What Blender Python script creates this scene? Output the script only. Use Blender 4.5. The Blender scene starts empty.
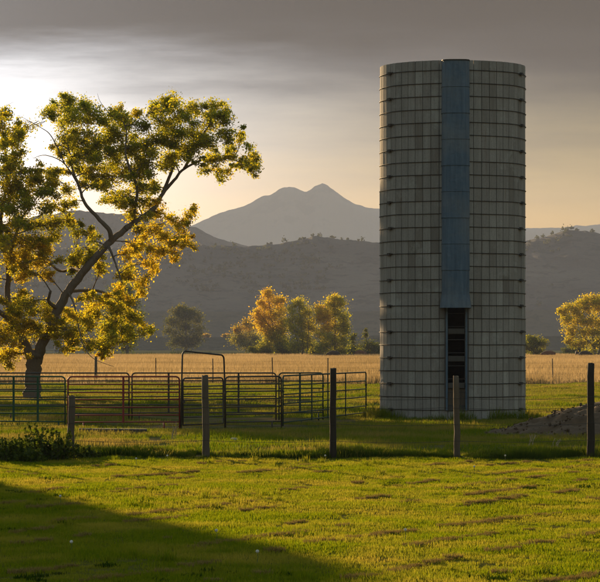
import bpy, bmesh, math, random
import numpy as np
from mathutils import Vector, Matrix, Euler
R = math.radians
random.seed(7)
rng = np.random.default_rng(7)
scene = bpy.context.scene
COL = scene.collection

# ------------------------------------------------------------------ camera
CAM_H, F, HY = 2.2, 2800.0, 345.0           # metres, focal length in photo pixels, horizon row
cam_d = bpy.data.cameras.new('camera')
cam = bpy.data.objects.new('camera', cam_d); COL.objects.link(cam)
cam.location = (0, 0, CAM_H); cam.rotation_euler = (R(90), 0, 0)
cam_d.sensor_width = 36; cam_d.lens = F / 600 * 36
cam_d.shift_y = (HY - 291) / 600
cam_d.clip_start = 1.0; cam_d.clip_end = 60000
scene.camera = cam

# ------------------------------------------------------------------ light
SUN_AZ, SUN_EL = 21.0, 9.5                  # degrees left of the view axis, above the horizon
sdir = Vector((-math.sin(R(SUN_AZ)) * math.cos(R(SUN_EL)), math.cos(R(SUN_AZ)) * math.cos(R(SUN_EL)), math.sin(R(SUN_EL))))
world = bpy.data.worlds.new('World'); scene.world = world; world.use_nodes = True
nt = world.node_tree; nt.nodes.clear()
def N(t, **kw):
    n = nt.nodes.new(t)
    for k, v in kw.items(): setattr(n, k, v)
    return n
def L(a, b): nt.links.new(a, b)
def M(op, a, b=None, c=None, clamp=False):
    n = N('ShaderNodeMath', operation=op); n.use_clamp = clamp
    for i, v in enumerate((a, b, c)):
        if v is None: continue
        if isinstance(v, (int, float)): n.inputs[i].default_value = v
        else: L(v, n.inputs[i])
    return n.outputs[0]
sky = N('ShaderNodeTexSky', sky_type='NISHITA'); sky.sun_disc = False
sky.sun_elevation = R(SUN_EL); sky.sun_rotation = R(-SUN_AZ)
sky.altitude = 1500; sky.air_density = 2.0; sky.dust_density = 1.5; sky.ozone_density = 1.0
tc = N('ShaderNodeTexCoord')
dot = N('ShaderNodeVectorMath', operation='DOT_PRODUCT'); L(tc.outputs['Generated'], dot.inputs[0]); dot.inputs[1].default_value = sdir
cosang = M('MAXIMUM', dot.outputs['Value'], 0.0)
sep = N('ShaderNodeSeparateXYZ'); L(tc.outputs['Generated'], sep.inputs[0])
mp = N('ShaderNodeMapping'); L(tc.outputs['Generated'], mp.inputs[0]); mp.inputs['Scale'].default_value = (9, 9, 75)
mp.inputs['Rotation'].default_value = (0, R(1.2), 0)
nz = N('ShaderNodeTexNoise'); L(mp.outputs[0], nz.inputs['Vector']); nz.inputs['Scale'].default_value = 1.0; nz.inputs['Detail'].default_value = 8
nz.inputs['Roughness'].default_value = 0.62
zc = M('ADD', sep.outputs['Z'], M('MULTIPLY', M('SUBTRACT', nz.outputs['Fac'], 0.5), 0.035))
mask = N('ShaderNodeMapRange', interpolation_type='SMOOTHSTEP'); L(zc, mask.inputs['Value'])
mask.inputs['From Min'].default_value = 0.032; mask.inputs['From Max'].default_value = 0.105
mask.inputs['To Min'].default_value = 0.78; mask.inputs['To Max'].default_value = 1.0
glow0 = M('POWER', cosang, 46.0)
thick = N('ShaderNodeMapRange', interpolation_type='SMOOTHSTEP'); L(zc, thick.inputs['Value'])
thick.inputs['From Min'].default_value = 0.070; thick.inputs['From Max'].default_value = 0.116; thick.inputs['To Min'].default_value = 1.0; thick.inputs['To Max'].default_value = 0.05
glow = M('MULTIPLY', glow0, thick.outputs[0])   # thin cloud shines near the sun, thick cloud blocks it
ccol = N('ShaderNodeMix', data_type='RGBA'); L(glow, ccol.inputs[0])
ccol.inputs[6].default_value = (0.008, 0.0055, 0.004, 1); ccol.inputs[7].default_value = (4.4, 4.5, 4.8, 1)
# the deck thins overhead, so the blue comes through its gaps
thin = N('ShaderNodeMapRange', interpolation_type='SMOOTHSTEP'); L(sep.outputs['Z'], thin.inputs['Value'])
thin.inputs['From Min'].default_value = 0.18; thin.inputs['From Max'].default_value = 0.40; thin.inputs['To Min'].default_value = 1.0; thin.inputs['To Max'].default_value = 0.12
maskf = M('MULTIPLY', mask.outputs[0], thin.outputs[0])
SKY_STRENGTH = 0.11
bs = N('ShaderNodeBackground'); L(sky.outputs[0], bs.inputs[0]); bs.inputs[1].default_value = SKY_STRENGTH
bc = N('ShaderNodeBackground'); L(ccol.outputs[2], bc.inputs[0]); bc.inputs[1].default_value = 1.0
mx = N('ShaderNodeMixShader'); L(maskf, mx.inputs[0]); L(bs.outputs[0], mx.inputs[1]); L(bc.outputs[0], mx.inputs[2])
out = N('ShaderNodeOutputWorld'); L(mx.outputs[0], out.inputs[0])

sun_d = bpy.data.lights.new('sun', 'SUN'); sun_d.energy = 5.0; sun_d.angle = R(0.5); sun_d.color = (1.0, 0.68, 0.35)
sun = bpy.data.objects.new('sun', sun_d); COL.objects.link(sun)
sun.rotation_euler = sdir.to_track_quat('Z', 'Y').to_euler(); sun.location = (-40, 100, 60)

vs = scene.view_settings
vs.view_transform = 'Standard'; vs.look = 'None'; vs.gamma = 1; vs.use_curve_mapping = False
vs.exposure = 1.3
scene.cycles.max_bounces = 6; scene.cycles.transparent_max_bounces = 8; scene.cycles.volume_bounces = 1

# ------------------------------------------------------------------ helpers
def P(px, py, d): return Vector(((px - 300) / F * d, d, CAM_H + (HY - py) / F * d))
def GD(py): return CAM_H * F / (py - HY)
def hash2(ix, iy, s):
    h = (ix * 374761393 + iy * 668265263 + s * 1442695041) & 0xFFFFFFFF
    h = ((h ^ (h >> 13)) * 1274126177) & 0xFFFFFFFF
    return ((h ^ (h >> 16)) & 0xFFFF) / 65535.0
def vnoise(x, y, s=0):
    x = np.asarray(x, float); y = np.asarray(y, float)
    ix = np.floor(x).astype(np.int64); iy = np.floor(y).astype(np.int64)
    fx = x - ix; fy = y - iy; fx = fx * fx * (3 - 2 * fx); fy = fy * fy * (3 - 2 * fy)
    a = hash2(ix, iy, s); b = hash2(ix + 1, iy, s); c = hash2(ix, iy + 1, s); d = hash2(ix + 1, iy + 1, s)
    return (a * (1 - fx) + b * fx) * (1 - fy) + (c * (1 - fx) + d * fx) * fy
def fbm(x, y, s=0, o=4):
    t = 0; a = 0.5
    for i in range(o):
        t = t + a * (vnoise(np.asarray(x) * 2 ** i, np.asarray(y) * 2 ** i, s + i) - 0.5); a *= 0.5
    return t
def sstep(a, b, x):
    t = np.clip((np.asarray(x, float) - a) / (b - a), 0, 1); return t * t * (3 - 2 * t)
MOUND = (10.0, 69.0)
def gz(x, y):
    """height of the ground"""
    x = np.asarray(x, float); y = np.asarray(y, float)
    lawn = 1 - sstep(52, 56, y)
    past = sstep(52, 58, y) * (1 - sstep(150, 165, y))
    fld = sstep(150, 170, y) * (1 - sstep(500, 600, y))
    h = lawn * (fbm(x / 3.0, y / 3.0, 1, 3) * 0.10)
    h = h + past * (fbm(x / 3.2, y / 3.0, 5, 4) * 0.52) * (0.45 + 0.55 * sstep(82, 95, y))
    h = h + fld * fbm(x / 20.0, y / 20.0, 9, 3) * 0.5
    # low bank on the corral side of the wire fence
    h = h + 0.07 * np.exp(-((y - 54.4) / 0.7) ** 2)
    # pad under the silo
    r = np.hypot(x - 4.56, y - 83.7); k = 1 - sstep(2.3, 4.5, r)
    h = h * (1 - k)
    return h
def gzf(x, y): return float(gz(x, y))

class MB:
    def __init__(s): s.v = []; s.f = []
    def box(s, c, sz, rot=None):
        n = len(s.v)
        for k in range(8):
            p = Vector(((k & 1) - .5, ((k >> 1) & 1) - .5, ((k >> 2) & 1) - .5)); p = Vector((p.x * sz[0], p.y * sz[1], p.z * sz[2]))
            if rot is not None: p = rot @ p
            s.v.append(tuple(p + Vector(c)))
        s.f += [tuple(n + i for i in q) for q in ((0, 2, 3, 1), (4, 5, 7, 6), (0, 1, 5, 4), (2, 6, 7, 3), (0, 4, 6, 2), (1, 3, 7, 5))]
        return s
    def tube(s, pts, rad, sides=6, cap=True):
        pts = [Vector(p) for p in pts]; k = len(pts)
        if isinstance(rad, (int, float)): rad = [rad] * k
        n0 = len(s.v); up = None
        for i in range(k):
            t = (pts[min(i + 1, k - 1)] - pts[max(i - 1, 0)])
            if t.length < 1e-9: t = Vector((0, 0, 1))
            t.normalize()
            if up is None:
                up = Vector((0, 0, 1)) if abs(t.z) < .9 else Vector((1, 0, 0))
            a = t.cross(up)
            if a.length < 1e-6: a = t.orthogonal()
            a.normalize(); b = a.cross(t); b.normalize(); up = b
            for j in range(sides):
                an = 2 * math.pi * j / sides
                s.v.append(tuple(pts[i] + (a * math.cos(an) + b * math.sin(an)) * rad[i]))
        for i in range(k - 1):
            for j in range(sides):
                j2 = (j + 1) % sides
                s.f.append((n0 + i * sides + j, n0 + i * sides + j2, n0 + (i + 1) * sides + j2, n0 + (i + 1) * sides + j))
        if cap:
            s.f.append(tuple(n0 + j for j in reversed(range(sides)))); s.f.append(tuple(n0 + (k - 1) * sides + j for j in range(sides)))
        return s
    def mesh(s, name, mat=None, smooth=False):
        me = bpy.data.meshes.new(name); me.from_pydata(s.v, [], s.f); me.update()
        if mat: me.materials.append(mat)
        if smooth: me.polygons.foreach_set('use_smooth', [True] * len(me.polygons))
        return me
    def build(s, name, mat, parent=None, smooth=False):
        return link(name, s.mesh(name, mat, smooth), parent)
def link(name, me, parent=None):
    o = bpy.data.objects.new(name, me); COL.objects.link(o)
    if parent: o.parent = parent
    return o
def tag(o, label=None, cat=None, group=None, kind=None):
    if label: o['label'] = label
    if cat: o['category'] = cat
    if group: o['group'] = group
    if kind: o['kind'] = kind
    return o
def thing(name, label, cat, loc, rz=0, group=None):
    o = bpy.data.objects.new(name, None); COL.objects.link(o); o.location = loc; o.rotation_euler = (0, 0, rz); o.empty_display_size = .3
    return tag(o, label, cat, group)
def bevel(me, w, seg=1):
    bm = bmesh.new(); bm.from_mesh(me); bmesh.ops.bevel(bm, geom=bm.edges[:], offset=w, segments=seg, affect='EDGES', profile=.7); bm.to_mesh(me); bm.free(); return me
def np_mesh(name, V, Fc, mat, col=None, smooth=False):
    """V (n,3), Fc (m,k) arrays"""
    me = bpy.data.meshes.new(name); V = np.asarray(V, np.float32); Fc = np.asarray(Fc, np.int32); k = Fc.shape[1]
    me.vertices.add(len(V)); me.vertices.foreach_set('co', V.ravel())
    me.loops.add(Fc.size); me.loops.foreach_set('vertex_index', Fc.ravel())
    me.polygons.add(len(Fc)); me.polygons.foreach_set('loop_start', np.arange(0, Fc.size, k, dtype=np.int32))
    me.polygons.foreach_set('loop_total', np.full(len(Fc), k, np.int32))
    if smooth: me.polygons.foreach_set('use_smooth', np.ones(len(Fc), bool))
    me.update(calc_edges=True)
    if col is not None:
        a = me.color_attributes.new('col', 'FLOAT_COLOR', 'POINT'); c = np.ones((len(V), 4), np.float32); c[:, :3] = col
        a.data.foreach_set('color', c.ravel())
    if mat: me.materials.append(mat)
    return me

# ------------------------------------------------------------------ materials
class NT:
    def __init__(s, name):
        s.m = bpy.data.materials.new(name); s.m.use_nodes = True; s.t = s.m.node_tree; s.t.nodes.clear()
        s.out = s.n('ShaderNodeOutputMaterial')
    def n(s, t, **kw):
        x = s.t.nodes.new(t)
        for k, v in kw.items(): setattr(x, k, v)
        return x
    def l(s, a, b): s.t.links.new(a, b)
    def pos(s): return s.n('ShaderNodeNewGeometry').outputs['Position']
    def noise(s, vec, scale, detail=4, rough=.6, stretch=None):
        if stretch:
            mp = s.n('ShaderNodeMapping'); mp.inputs['Scale'].default_value = stretch; s.l(vec, mp.inputs[0]); vec = mp.outputs[0]
        x = s.n('ShaderNodeTexNoise'); x.inputs['Scale'].default_value = scale; x.inputs['Detail'].default_value = detail; x.inputs['Roughness'].default_value = rough
        s.l(vec, x.inputs['Vector']); return x.outputs['Fac']
    def ramp(s, fac, stops):
        x = s.n('ShaderNodeValToRGB'); e = x.color_ramp.elements
        while len(e) < len(stops): e.new(.5)
        for i, (p, c) in enumerate(stops): e[i].position = p; e[i].color = (*c, 1)
        s.l(fac, x.inputs[0]); return x.outputs[0]
    def mix(s, fac, a, b, mode='MIX'):
        x = s.n('ShaderNodeMix', data_type='RGBA', blend_type=mode)
        for sock, v in ((0, fac), (6, a), (7, b)):
            if isinstance(v, (int, float)): x.inputs[sock].default_value = v
            elif isinstance(v, tuple): x.inputs[sock].default_value = (*v, 1)
            else: s.l(v, x.inputs[sock])
        return x.outputs[2]
    def math(s, op, a, b):
        x = s.n('ShaderNodeMath', operation=op)
        for i, v in enumerate((a, b)):
            if isinstance(v, (int, float)): x.inputs[i].default_value = v
            else: s.l(v, x.inputs[i])
        return x.outputs[0]
    def pbr(s, col, rough=.8, metal=0, bump=None, bstr=.3, bdist=.02, spec=.3):
        b = s.n('ShaderNodeBsdfPrincipled')
        if isinstance(col, tuple): b.inputs['Base Color'].default_value = (*col, 1)
        else: s.l(col, b.inputs['Base Color'])
        if isinstance(rough, (int, float)): b.inputs['Roughness'].default_value = rough
        else: s.l(rough, b.inputs['Roughness'])
        b.inputs['Metallic'].default_value = metal; b.inputs['Specular IOR Level'].default_value = spec
        if bump is not None:
            bp = s.n('ShaderNodeBump'); bp.inputs['Strength'].default_value = bstr; bp.inputs['Distance'].default_value = bdist
            s.l(bump, bp.inputs['Height']); s.l(bp.outputs[0], b.inputs['Normal'])
        s.l(b.outputs[0], s.out.inputs[0]); return s.m
    def leaf(s, col, trans=.5, gloss=.06):
        d = s.n('ShaderNodeBsdfDiffuse'); t = s.n('ShaderNodeBsdfTranslucent'); g = s.n('ShaderNodeBsdfGlossy'); g.inputs['Roughness'].default_value = .5
        s.l(col, d.inputs[0]); s.l(col, t.inputs[0])
        a = s.n('ShaderNodeMixShader'); a.inputs[0].default_value = trans; s.l(d.outputs[0], a.inputs[1]); s.l(t.outputs[0], a.inputs[2])
        b = s.n('ShaderNodeMixShader'); b.inputs[0].default_value = gloss; s.l(a.outputs[0], b.inputs[1]); s.l(g.outputs[0], b.inputs[2])
        g.inputs[0].default_value = (.5, .5, .5, 1)
        s.l(b.outputs[0], s.out.inputs[0]); return s.m
    def attr(s, name='col'):
        a = s.n('ShaderNodeAttribute'); a.attribute_name = name; return a.outputs['Color']
    def rnd(s): return s.n('ShaderNodeObjectInfo').outputs['Random']

def m_ground():
    t = NT('ground_soil'); p = t.pos(); sx = t.n('ShaderNodeSeparateXYZ'); t.l(p, sx.inputs[0])
    n1 = t.noise(p, .35, 6); n2 = t.noise(p, 6, 5)
    lawn = t.mix(n2, (.06, .075, .006), (.12, .09, .03))
    past = t.mix(t.ramp(n1, [(.4, (0, 0, 0)), (.6, (1, 1, 1))]), (.05, .065, .014), (.13, .095, .05))
    gold = t.mix(n2, (.30, .20, .08), (.24, .15, .055))
    far = t.mix(t.noise(p, .012, 4), (.06, .07, .035), (.10, .09, .05))
    yn = t.math('ADD', sx.outputs['Y'], t.math('MULTIPLY', t.math('SUBTRACT', n1, .5), 8.0))
    def st(a, b):
        x = t.n('ShaderNodeMapRange', interpolation_type='SMOOTHSTEP'); t.l(yn, x.inputs[0]); x.inputs[1].default_value = a; x.inputs[2].default_value = b; return x.outputs[0]
    c = t.mix(st(52, 55), lawn, past); c = t.mix(st(154, 162), c, gold); c = t.mix(st(508, 522), c, far)
    return t.pbr(c, 1, bump=n2, bstr=.6, bdist=.03, spec=0)
def m_grass(name, a, b, dry, dscale, lo, hi, trans):
    t = NT(name); p = t.pos(); n = t.noise(p, dscale, 4, .65)
    c = t.mix(t.attr(), a, b); c = t.mix(t.ramp(n, [(lo, (0, 0, 0)), (hi, (1, 1, 1))]), c, dry)
    return t.leaf(c, trans, 0.0)
def m_leaf(name, trans=.55):
    t = NT(name); c = t.attr(); n = t.noise(t.pos(), 9, 2)
    return t.leaf(t.mix(t.ramp(n, [(.3, (.75, .75, .75)), (.7, (1.15, 1.15, 1.15))]), (0, 0, 0), c, 'MIX') if False else c, trans, .02)
def m_bark(name, a, b):
    t = NT(name); p = t.pos(); n = t.noise(p, 5, 8, .7, (4, 4, .7)); n2 = t.noise(p, 1.3, 3)
    return t.pbr(t.mix(n, a, t.mix(n2, b, tuple(x * .7 for x in b))), .9, bump=n, bstr=1, bdist=.08, spec=.15)
def m_wood(name, a, b, sc=6):
    t = NT(name); tc = t.n('ShaderNodeTexCoord').outputs['Object']; n = t.noise(tc, sc, 8, .7, (5, 5, .35)); n2 = t.noise(tc, 1.7, 4)
    return t.pbr(t.mix(n, a, t.mix(n2, b, tuple(x * .55 for x in b))), .92, bump=n, bstr=.8, bdist=.015, spec=.15)
def m_stave():
    t = NT('weathered_concrete'); p = t.pos(); r = t.rnd()
    base = t.ramp(r, [(0, (.22, .19, .16)), (.12, (.29, .262, .235)), (.8, (.33, .30, .268)), (1, (.39, .36, .325))])
    st = t.noise(p, 3.2, 7, .7, (3.5, 3.5, .28)); c = t.mix(t.ramp(st, [(.38, (0, 0, 0)), (.68, (1, 1, 1))]), base, t.mix(.34, base, (.08, .075, .07)))
    sp = t.noise(p, 28, 4, .7); c = t.mix(t.ramp(sp, [(.5, (0, 0, 0)), (.75, (.55, .55, .55))]), c, (.13, .12, .11))
    ru = t.noise(p, 2.0, 7, .75, (4, 4, .22)); c = t.mix(t.ramp(ru, [(.58, (0, 0, 0)), (.70, (.55, .55, .55))]), c, (.16, .095, .055))
    lich = t.noise(p, 1.1, 6, .7); c = t.mix(t.ramp(lich, [(.56, (0, 0, 0)), (.66, (.5, .5, .5))]), c, (.40, .385, .35))
    return t.pbr(c, .93, bump=t.noise(p, 40, 6, .7), bstr=.7, bdist=.012, spec=.12)
def m_paint(name, col, rust, amt=.5, rough=.5, metal=0.0):
    t = NT(name); p = t.n('ShaderNodeTexCoord').outputs['Object']; n = t.noise(p, 6, 7, .7)
    c = t.mix(t.ramp(n, [(amt, (0, 0, 0)), (amt + .13, (1, 1, 1))]), col, rust)
    return t.pbr(c, t.math('ADD', t.math('MULTIPLY', n, .4), rough - .15), metal, spec=.3)
def m_galv():
    t = NT('blue_galvanised_sheet'); p = t.pos()
    n = t.noise(p, 2.2, 7, .7, (5, 5, .3)); n2 = t.noise(p, .8, 5)
    c = t.mix(t.ramp(n, [(.35, (0, 0, 0)), (.65, (1, 1, 1))]), (.045, .080, .122), (.095, .145, .20)); c = t.mix(t.ramp(n2, [(.45, (0, 0, 0)), (.7, (.7, .7, .7))]), c, (.15, .165, .175))
    rs = t.noise(p, 5, 8, .75, (3, 3, .5)); c = t.mix(t.ramp(rs, [(.62, (0, 0, 0)), (.72, (.8, .8, .8))]), c, (.10, .055, .03))
    return t.pbr(c, .6, 0, bump=t.noise(p, 4, 3), bstr=.5, bdist=.05, spec=.35)
def m_flat(name, col, rough=.8, var=.35, sc=5, metal=0):
    t = NT(name); p = t.pos(); n = t.noise(p, sc, 6, .65)
    return t.pbr(t.mix(n, tuple(c * (1 - var) for c in col), tuple(min(1, c * (1 + var)) for c in col)), rough, metal, bump=n, bstr=.4, bdist=.03, spec=.2)
def m_hill(name, a, b, c3, sc):
    t = NT(name); p = t.pos(); n = t.noise(p, sc, 8, .65); n2 = t.noise(p, sc * 6, 5, .7)
    c = t.mix(t.ramp(n, [(.38, (0, 0, 0)), (.62, (1, 1, 1))]), a, b); c = t.mix(t.ramp(n2, [(.52, (0, 0, 0)), (.6, (1, 1, 1))]), c, c3)
    return t.pbr(c, .95, bump=n2, bstr=.5, bdist=4, spec=.05)

GROUND = m_ground()
LAWN = m_grass('lawn_blades', (.10, .16, .004), (.22, .23, .005), (.37, .29, .035), .55, .44, .74, .62)
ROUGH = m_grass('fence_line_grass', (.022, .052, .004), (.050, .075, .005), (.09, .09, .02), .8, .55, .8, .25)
PAST = m_grass('pasture_blades', (.075, .135, .004), (.17, .185, .005), (.27, .20, .045), .30, .43, .66, .55)
GOLD = m_grass('golden_hay_blades', (.32, .225, .10), (.48, .355, .18), (.25, .18, .08), .05, .42, .62, .5)
CLIP = m_grass('dry_clippings', (.17, .115, .04), (.36, .26, .08), (.26, .18, .05), .7, .4, .7, .3)
LEAF = m_leaf('cottonwood_leaf', .80)
FLEAF = m_leaf('distant_leaf', .62)
BARK = m_bark('cottonwood_bark', (.11, .09, .07), (.34, .28, .22))
FBARK = m_bark('distant_bark', (.08, .065, .05), (.22, .19, .15))
STAVE = m_stave()
HOOP = m_paint('rusty_hoop', (.045, .040, .036), (.07, .042, .025), .5, .7)
GALV = m_galv()
POSTW = m_wood('grey_post_wood', (.06, .045, .032), (.20, .155, .112))
DARKP = m_wood('dark_creosote_wood', (.02, .017, .014), (.07, .055, .042))
PLANK = m_wood('barn_plank', (.10, .05, .035), (.25, .11, .07), 3)
GREENP = m_paint('green_panel_paint', (.018, .07, .035), (.06, .035, .02), .56)
REDP = m_paint('red_panel_paint', (.20, .022, .018), (.07, .035, .02), .56)
DARKM = m_paint('dark_panel_paint', (.035, .03, .026), (.075, .038, .02), .5)
OLIVEP = m_paint('dull_green_panel_paint', (.020, .045, .030), (.06, .04, .025), .54)
WIRE = m_flat('old_wire', (.06, .052, .045), .6, metal=.4)
DIRT = m_flat('dirt_clods', (.085, .052, .028), .97, .7, 4)
DARKSILL = m_wood('stained_sill', (.05, .045, .04), (.14, .125, .11))
STONE = m_flat('pale_stone', (.38, .36, .33), .9)
ROOFM = m_flat('tin_roof', (.18, .17, .16), .5, metal=.4)

# ------------------------------------------------------------------ ground
def axis(parts):
    a = np.concatenate([np.linspace(p, q, n, endpoint=False) for p, q, n in parts] + [[parts[-1][1]]]); return a
xs = axis([(-9000, -400, 14), (-400, -40, 36), (-40, 40, 160), (40, 400, 36), (400, 9000, 14)])
ys = axis([(-600, 0, 10), (0, 20, 10), (20, 170, 320), (170, 600, 80), (600, 9000, 40)])
X, Y = np.meshgrid(xs, ys); Z = gz(X, Y)
V = np.stack([X.ravel(), Y.ravel(), Z.ravel()], 1); nx = len(xs); ny = len(ys)
I = np.arange(nx * ny).reshape(ny, nx)
Fq = np.stack([I[:-1, :-1], I[:-1, 1:], I[1:, 1:], I[1:, :-1]], -1).reshape(-1, 4)
tag(link('ground', np_mesh('ground', V, Fq, GROUND, smooth=True)), kind='structure')

# ------------------------------------------------------------------ hills and mountains (profiles as bearing, summit row)
def ridge(name, prof, d_top, d_front, d_back, mat, seed, rough, x0=-1500, x1=2100, nu=260, nv=34, jag=.03):
    px = np.concatenate([np.linspace(x0, -60, 50, endpoint=False), np.linspace(-60, 660, nu, endpoint=False), np.linspace(660, x1, 50)]); nu = len(px); py = np.interp(px, [p[0] for p in prof], [p[1] for p in prof])
    v = np.linspace(0, 1, nv); ktop = .62
    D = np.where(v < ktop, d_front + (d_top - d_front) * v / ktop, d_top + (d_back - d_top) * (v - ktop) / (1 - ktop))
    PX, DD = np.meshgrid(px, D); VV = np.meshgrid(px, v)[1]; H = np.meshgrid((HY - py) / F * d_top + CAM_H, v)[0]
    Xw = (PX - 300) / F * d_top          # straight range, same width along its depth
    sh = np.where(VV < ktop, VV / ktop, 1 - .75 * (VV - ktop) / (1 - ktop))
    sh = np.clip(sh, 0, 1); shp = sh ** 1.25
    s = d_top / 14
    gul = fbm(Xw / s, DD / s, seed, 5) * 2
    away = np.clip(1 - np.abs(VV - ktop) * 1.0, 0, 1)
    Zw = H * shp + rough * H * gul * (shp * (1 - shp) * 2.4) + H * .018 * fbm(Xw / (s * .16), DD / (s * .16), seed + 11, 4)
    Zw = Zw + H * jag * (fbm(PX / 9, PX * 0 + seed, seed + 3, 4) * shp)
    Zw = np.where(VV == 0, -6, Zw)
    I = np.arange(nu * nv).reshape(nv, nu); Fq = np.stack([I[:-1, :-1], I[:-1, 1:], I[1:, 1:], I[1:, :-1]], -1).reshape(-1, 4)
    o = link(name, np_mesh(name, np.stack([Xw.ravel(), DD.ravel(), Zw.ravel()], 1), Fq, mat, smooth=True))
    return tag(o, kind='structure'), (Xw, DD, Zw)
HILLM = m_hill('foothill_scrub', (.040, .040, .036), (.070, .064, .052), (.024, .028, .022), .012)
BENCHM = m_hill('bench_grassland', (.055, .05, .035), (.075, .065, .045), (.045, .045, .03), .02)
MTNM = m_hill('mountain_rock', (.32, .26, .20), (.34, .28, .22), (.29, .24, .19), .003)
ridge('mountain', [(-1500, 300), (-600, 262), (-200, 250), (60, 243), (180, 226), (205, 216), (225, 207), (245, 202), (262, 193), (275, 188), (284, 183), (289, 181.5), (294, 182.5), (300, 185.5), (306, 187), (312, 184.5), (317, 181.5), (322, 180), (328, 181.8), (334, 186), (342, 192), (352, 199), (365, 203), (380, 205), (430, 214), (480, 223), (525, 226), (545, 225.5), (570, 224), (600, 221), (660, 214), (800, 222), (1200, 240), (2100, 290)],
      5200, 4720, 5900, MTNM, 3, .16, nu=520, jag=.022)
ridge('middle_ridge', [(-1500, 290), (-500, 250), (-60, 225), (0, 222), (40, 213), (80, 207), (140, 213), (195, 225), (208, 232), (228, 240), (252, 245), (300, 256), (2100, 300)], 3000, 2720, 3400, HILLM, 21, .25, nu=360)
_, FH = ridge('foothill', [(-1500, 300), (-700, 270), (-200, 256), (0, 250), (120, 246), (192, 243.5), (215, 244), (245, 246), (258, 244), (280, 243), (300, 239), (312, 235.5), (318, 235), (335, 237.5), (355, 240), (380, 242), (440, 247), (490, 246), (525, 241), (545, 236.5), (560, 231), (567, 229), (576, 230), (590, 231), (605, 234), (680, 243), (900, 262), (2100, 305)], 2150, 1800, 2600, HILLM, 33, .34, nu=520, nv=48)
ridge('bench', [(-1500, 318), (-400, 312), (100, 310), (200, 310.5), (300, 311), (400, 310), (520, 308.5), (560, 309), (640, 311), (2100, 318)], 1650, 1570, 1740, BENCHM, 45, .06, jag=.01)
ridge('bluff', [(-1500, 336), (0, 336), (150, 336), (200, 337), (260, 336.5), (380, 335), (520, 335.5), (600, 336), (2100, 336)], 1150, 1130, 1240, BENCHM, 57, .1, jag=.06)

# ------------------------------------------------------------------ scattered grass (one object for each kind of ground cover)
def blade_patch(name, n, size, hmin, hmax, w, lean, mat, flat=0.0):
    x = rng.uniform(-size / 2, size / 2, n); y = rng.uniform(-size / 2, size / 2, n); h = rng.uniform(hmin, hmax, n) * (0.6 + .8 * vnoise(x * 7, y * 7, n))
    az = rng.uniform(0, 2 * math.pi, n); ln = np.abs(rng.normal(0, lean, n)) + flat; wa = az + math.pi / 2 + rng.normal(0, .5, n)
    dx = np.cos(az); dy = np.sin(az); wx = np.cos(wa) * w / 2 * rng.uniform(.7, 1.3, n); wy = np.sin(wa) * w / 2
    z0 = -.01
    def pt(t, bend): return x + dx * h * bend, y + dy * h * bend, h * t
    m1 = .55; b1 = np.sin(ln) * .4; b2 = np.sin(ln) * 1.05; tip = np.cos(ln * .9)
    A = np.stack([x - wx, y - wy, np.full(n, z0)], 1); B = np.stack([x + wx, y + wy, np.full(n, z0)], 1)
    cx, cy, cz = x + dx * h * b1, y + dy * h * b1, h * m1 * np.cos(ln * .5)
    C = np.stack([cx + wx * .8, cy + wy * .8, cz], 1); D = np.stack([cx - wx * .8, cy - wy * .8, cz], 1)
    E = np.stack([x + dx * h * b2, y + dy * h * b2, h * np.maximum(tip, .12)], 1)
    V = np.stack([A, B, C, D, E], 1).reshape(-1, 3); i = np.arange(n) * 5
    T = np.concatenate([np.stack([i, i + 1, i + 2], 1), np.stack([i, i + 2, i + 3], 1), np.stack([i + 3, i + 2, i + 4], 1)])
    c = np.repeat(rng.uniform(0, 1, n), 5)[:, None] * np.ones((1, 3))
    return bpy.data.objects.new(name, np_mesh(name, V, T, mat, c))
def scatter(name, label, cat, patches, pts, scl):
    col = bpy.data.collections.new(name + '_sources')
    for p in patches: col.objects.link(p)
    pts = np.asarray(pts, float); n = len(pts); me = bpy.data.meshes.new(name); me.vertices.add(n); me.vertices.foreach_set('co', pts.astype(np.float32).ravel())
    for an, ar, ty in (('rz', rng.uniform(0, 6.283, n), 'FLOAT'), ('sc', np.asarray(scl), 'FLOAT'), ('pick', rng.integers(0, len(patches), n), 'INT')):
        a = me.attributes.new(an, ty, 'POINT'); a.data.foreach_set('value', ar.astype(np.int32 if ty == 'INT' else np.float32))
    me.update(); o = link(name, me); tag(o, label, cat, kind='stuff')
    g = bpy.data.node_groups.new(name + '_scatter', 'GeometryNodeTree')
    g.interface.new_socket('Geometry', in_out='INPUT', socket_type='NodeSocketGeometry'); g.interface.new_socket('Geometry', in_out='OUTPUT', socket_type='NodeSocketGeometry')
    gi = g.nodes.new('NodeGroupInput'); go = g.nodes.new('NodeGroupOutput'); ip = g.nodes.new('GeometryNodeInstanceOnPoints'); ci = g.nodes.new('GeometryNodeCollectionInfo')
    ci.inputs['Collection'].default_value = col; ci.inputs['Separate Children'].default_value = True; ci.inputs['Reset Children'].default_value = True
    def at(nm, ty):
        x = g.nodes.new('GeometryNodeInputNamedAttribute'); x.data_type = ty; x.inputs['Name'].default_value = nm; return x.outputs['Attribute']
    cx = g.nodes.new('ShaderNodeCombineXYZ'); lk = g.links.new
    lk(at('rz', 'FLOAT'), cx.inputs[2]); lk(gi.outputs[0], ip.inputs['Points']); lk(ci.outputs[0], ip.inputs['Instance']); ip.inputs['Pick Instance'].default_value = True
    lk(at('pick', 'INT'), ip.inputs['Instance Index'])
    er = g.nodes.new('FunctionNodeEulerToRotation'); lk(cx.outputs[0], er.inputs[0]); lk(er.outputs[0], ip.inputs['Rotation'])
    lk(at('sc', 'FLOAT'), ip.inputs['Scale']); lk(ip.outputs[0], go.inputs[0])
    md = o.modifiers.new('scatter', 'NODES'); md.node_group = g
    return o
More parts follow.
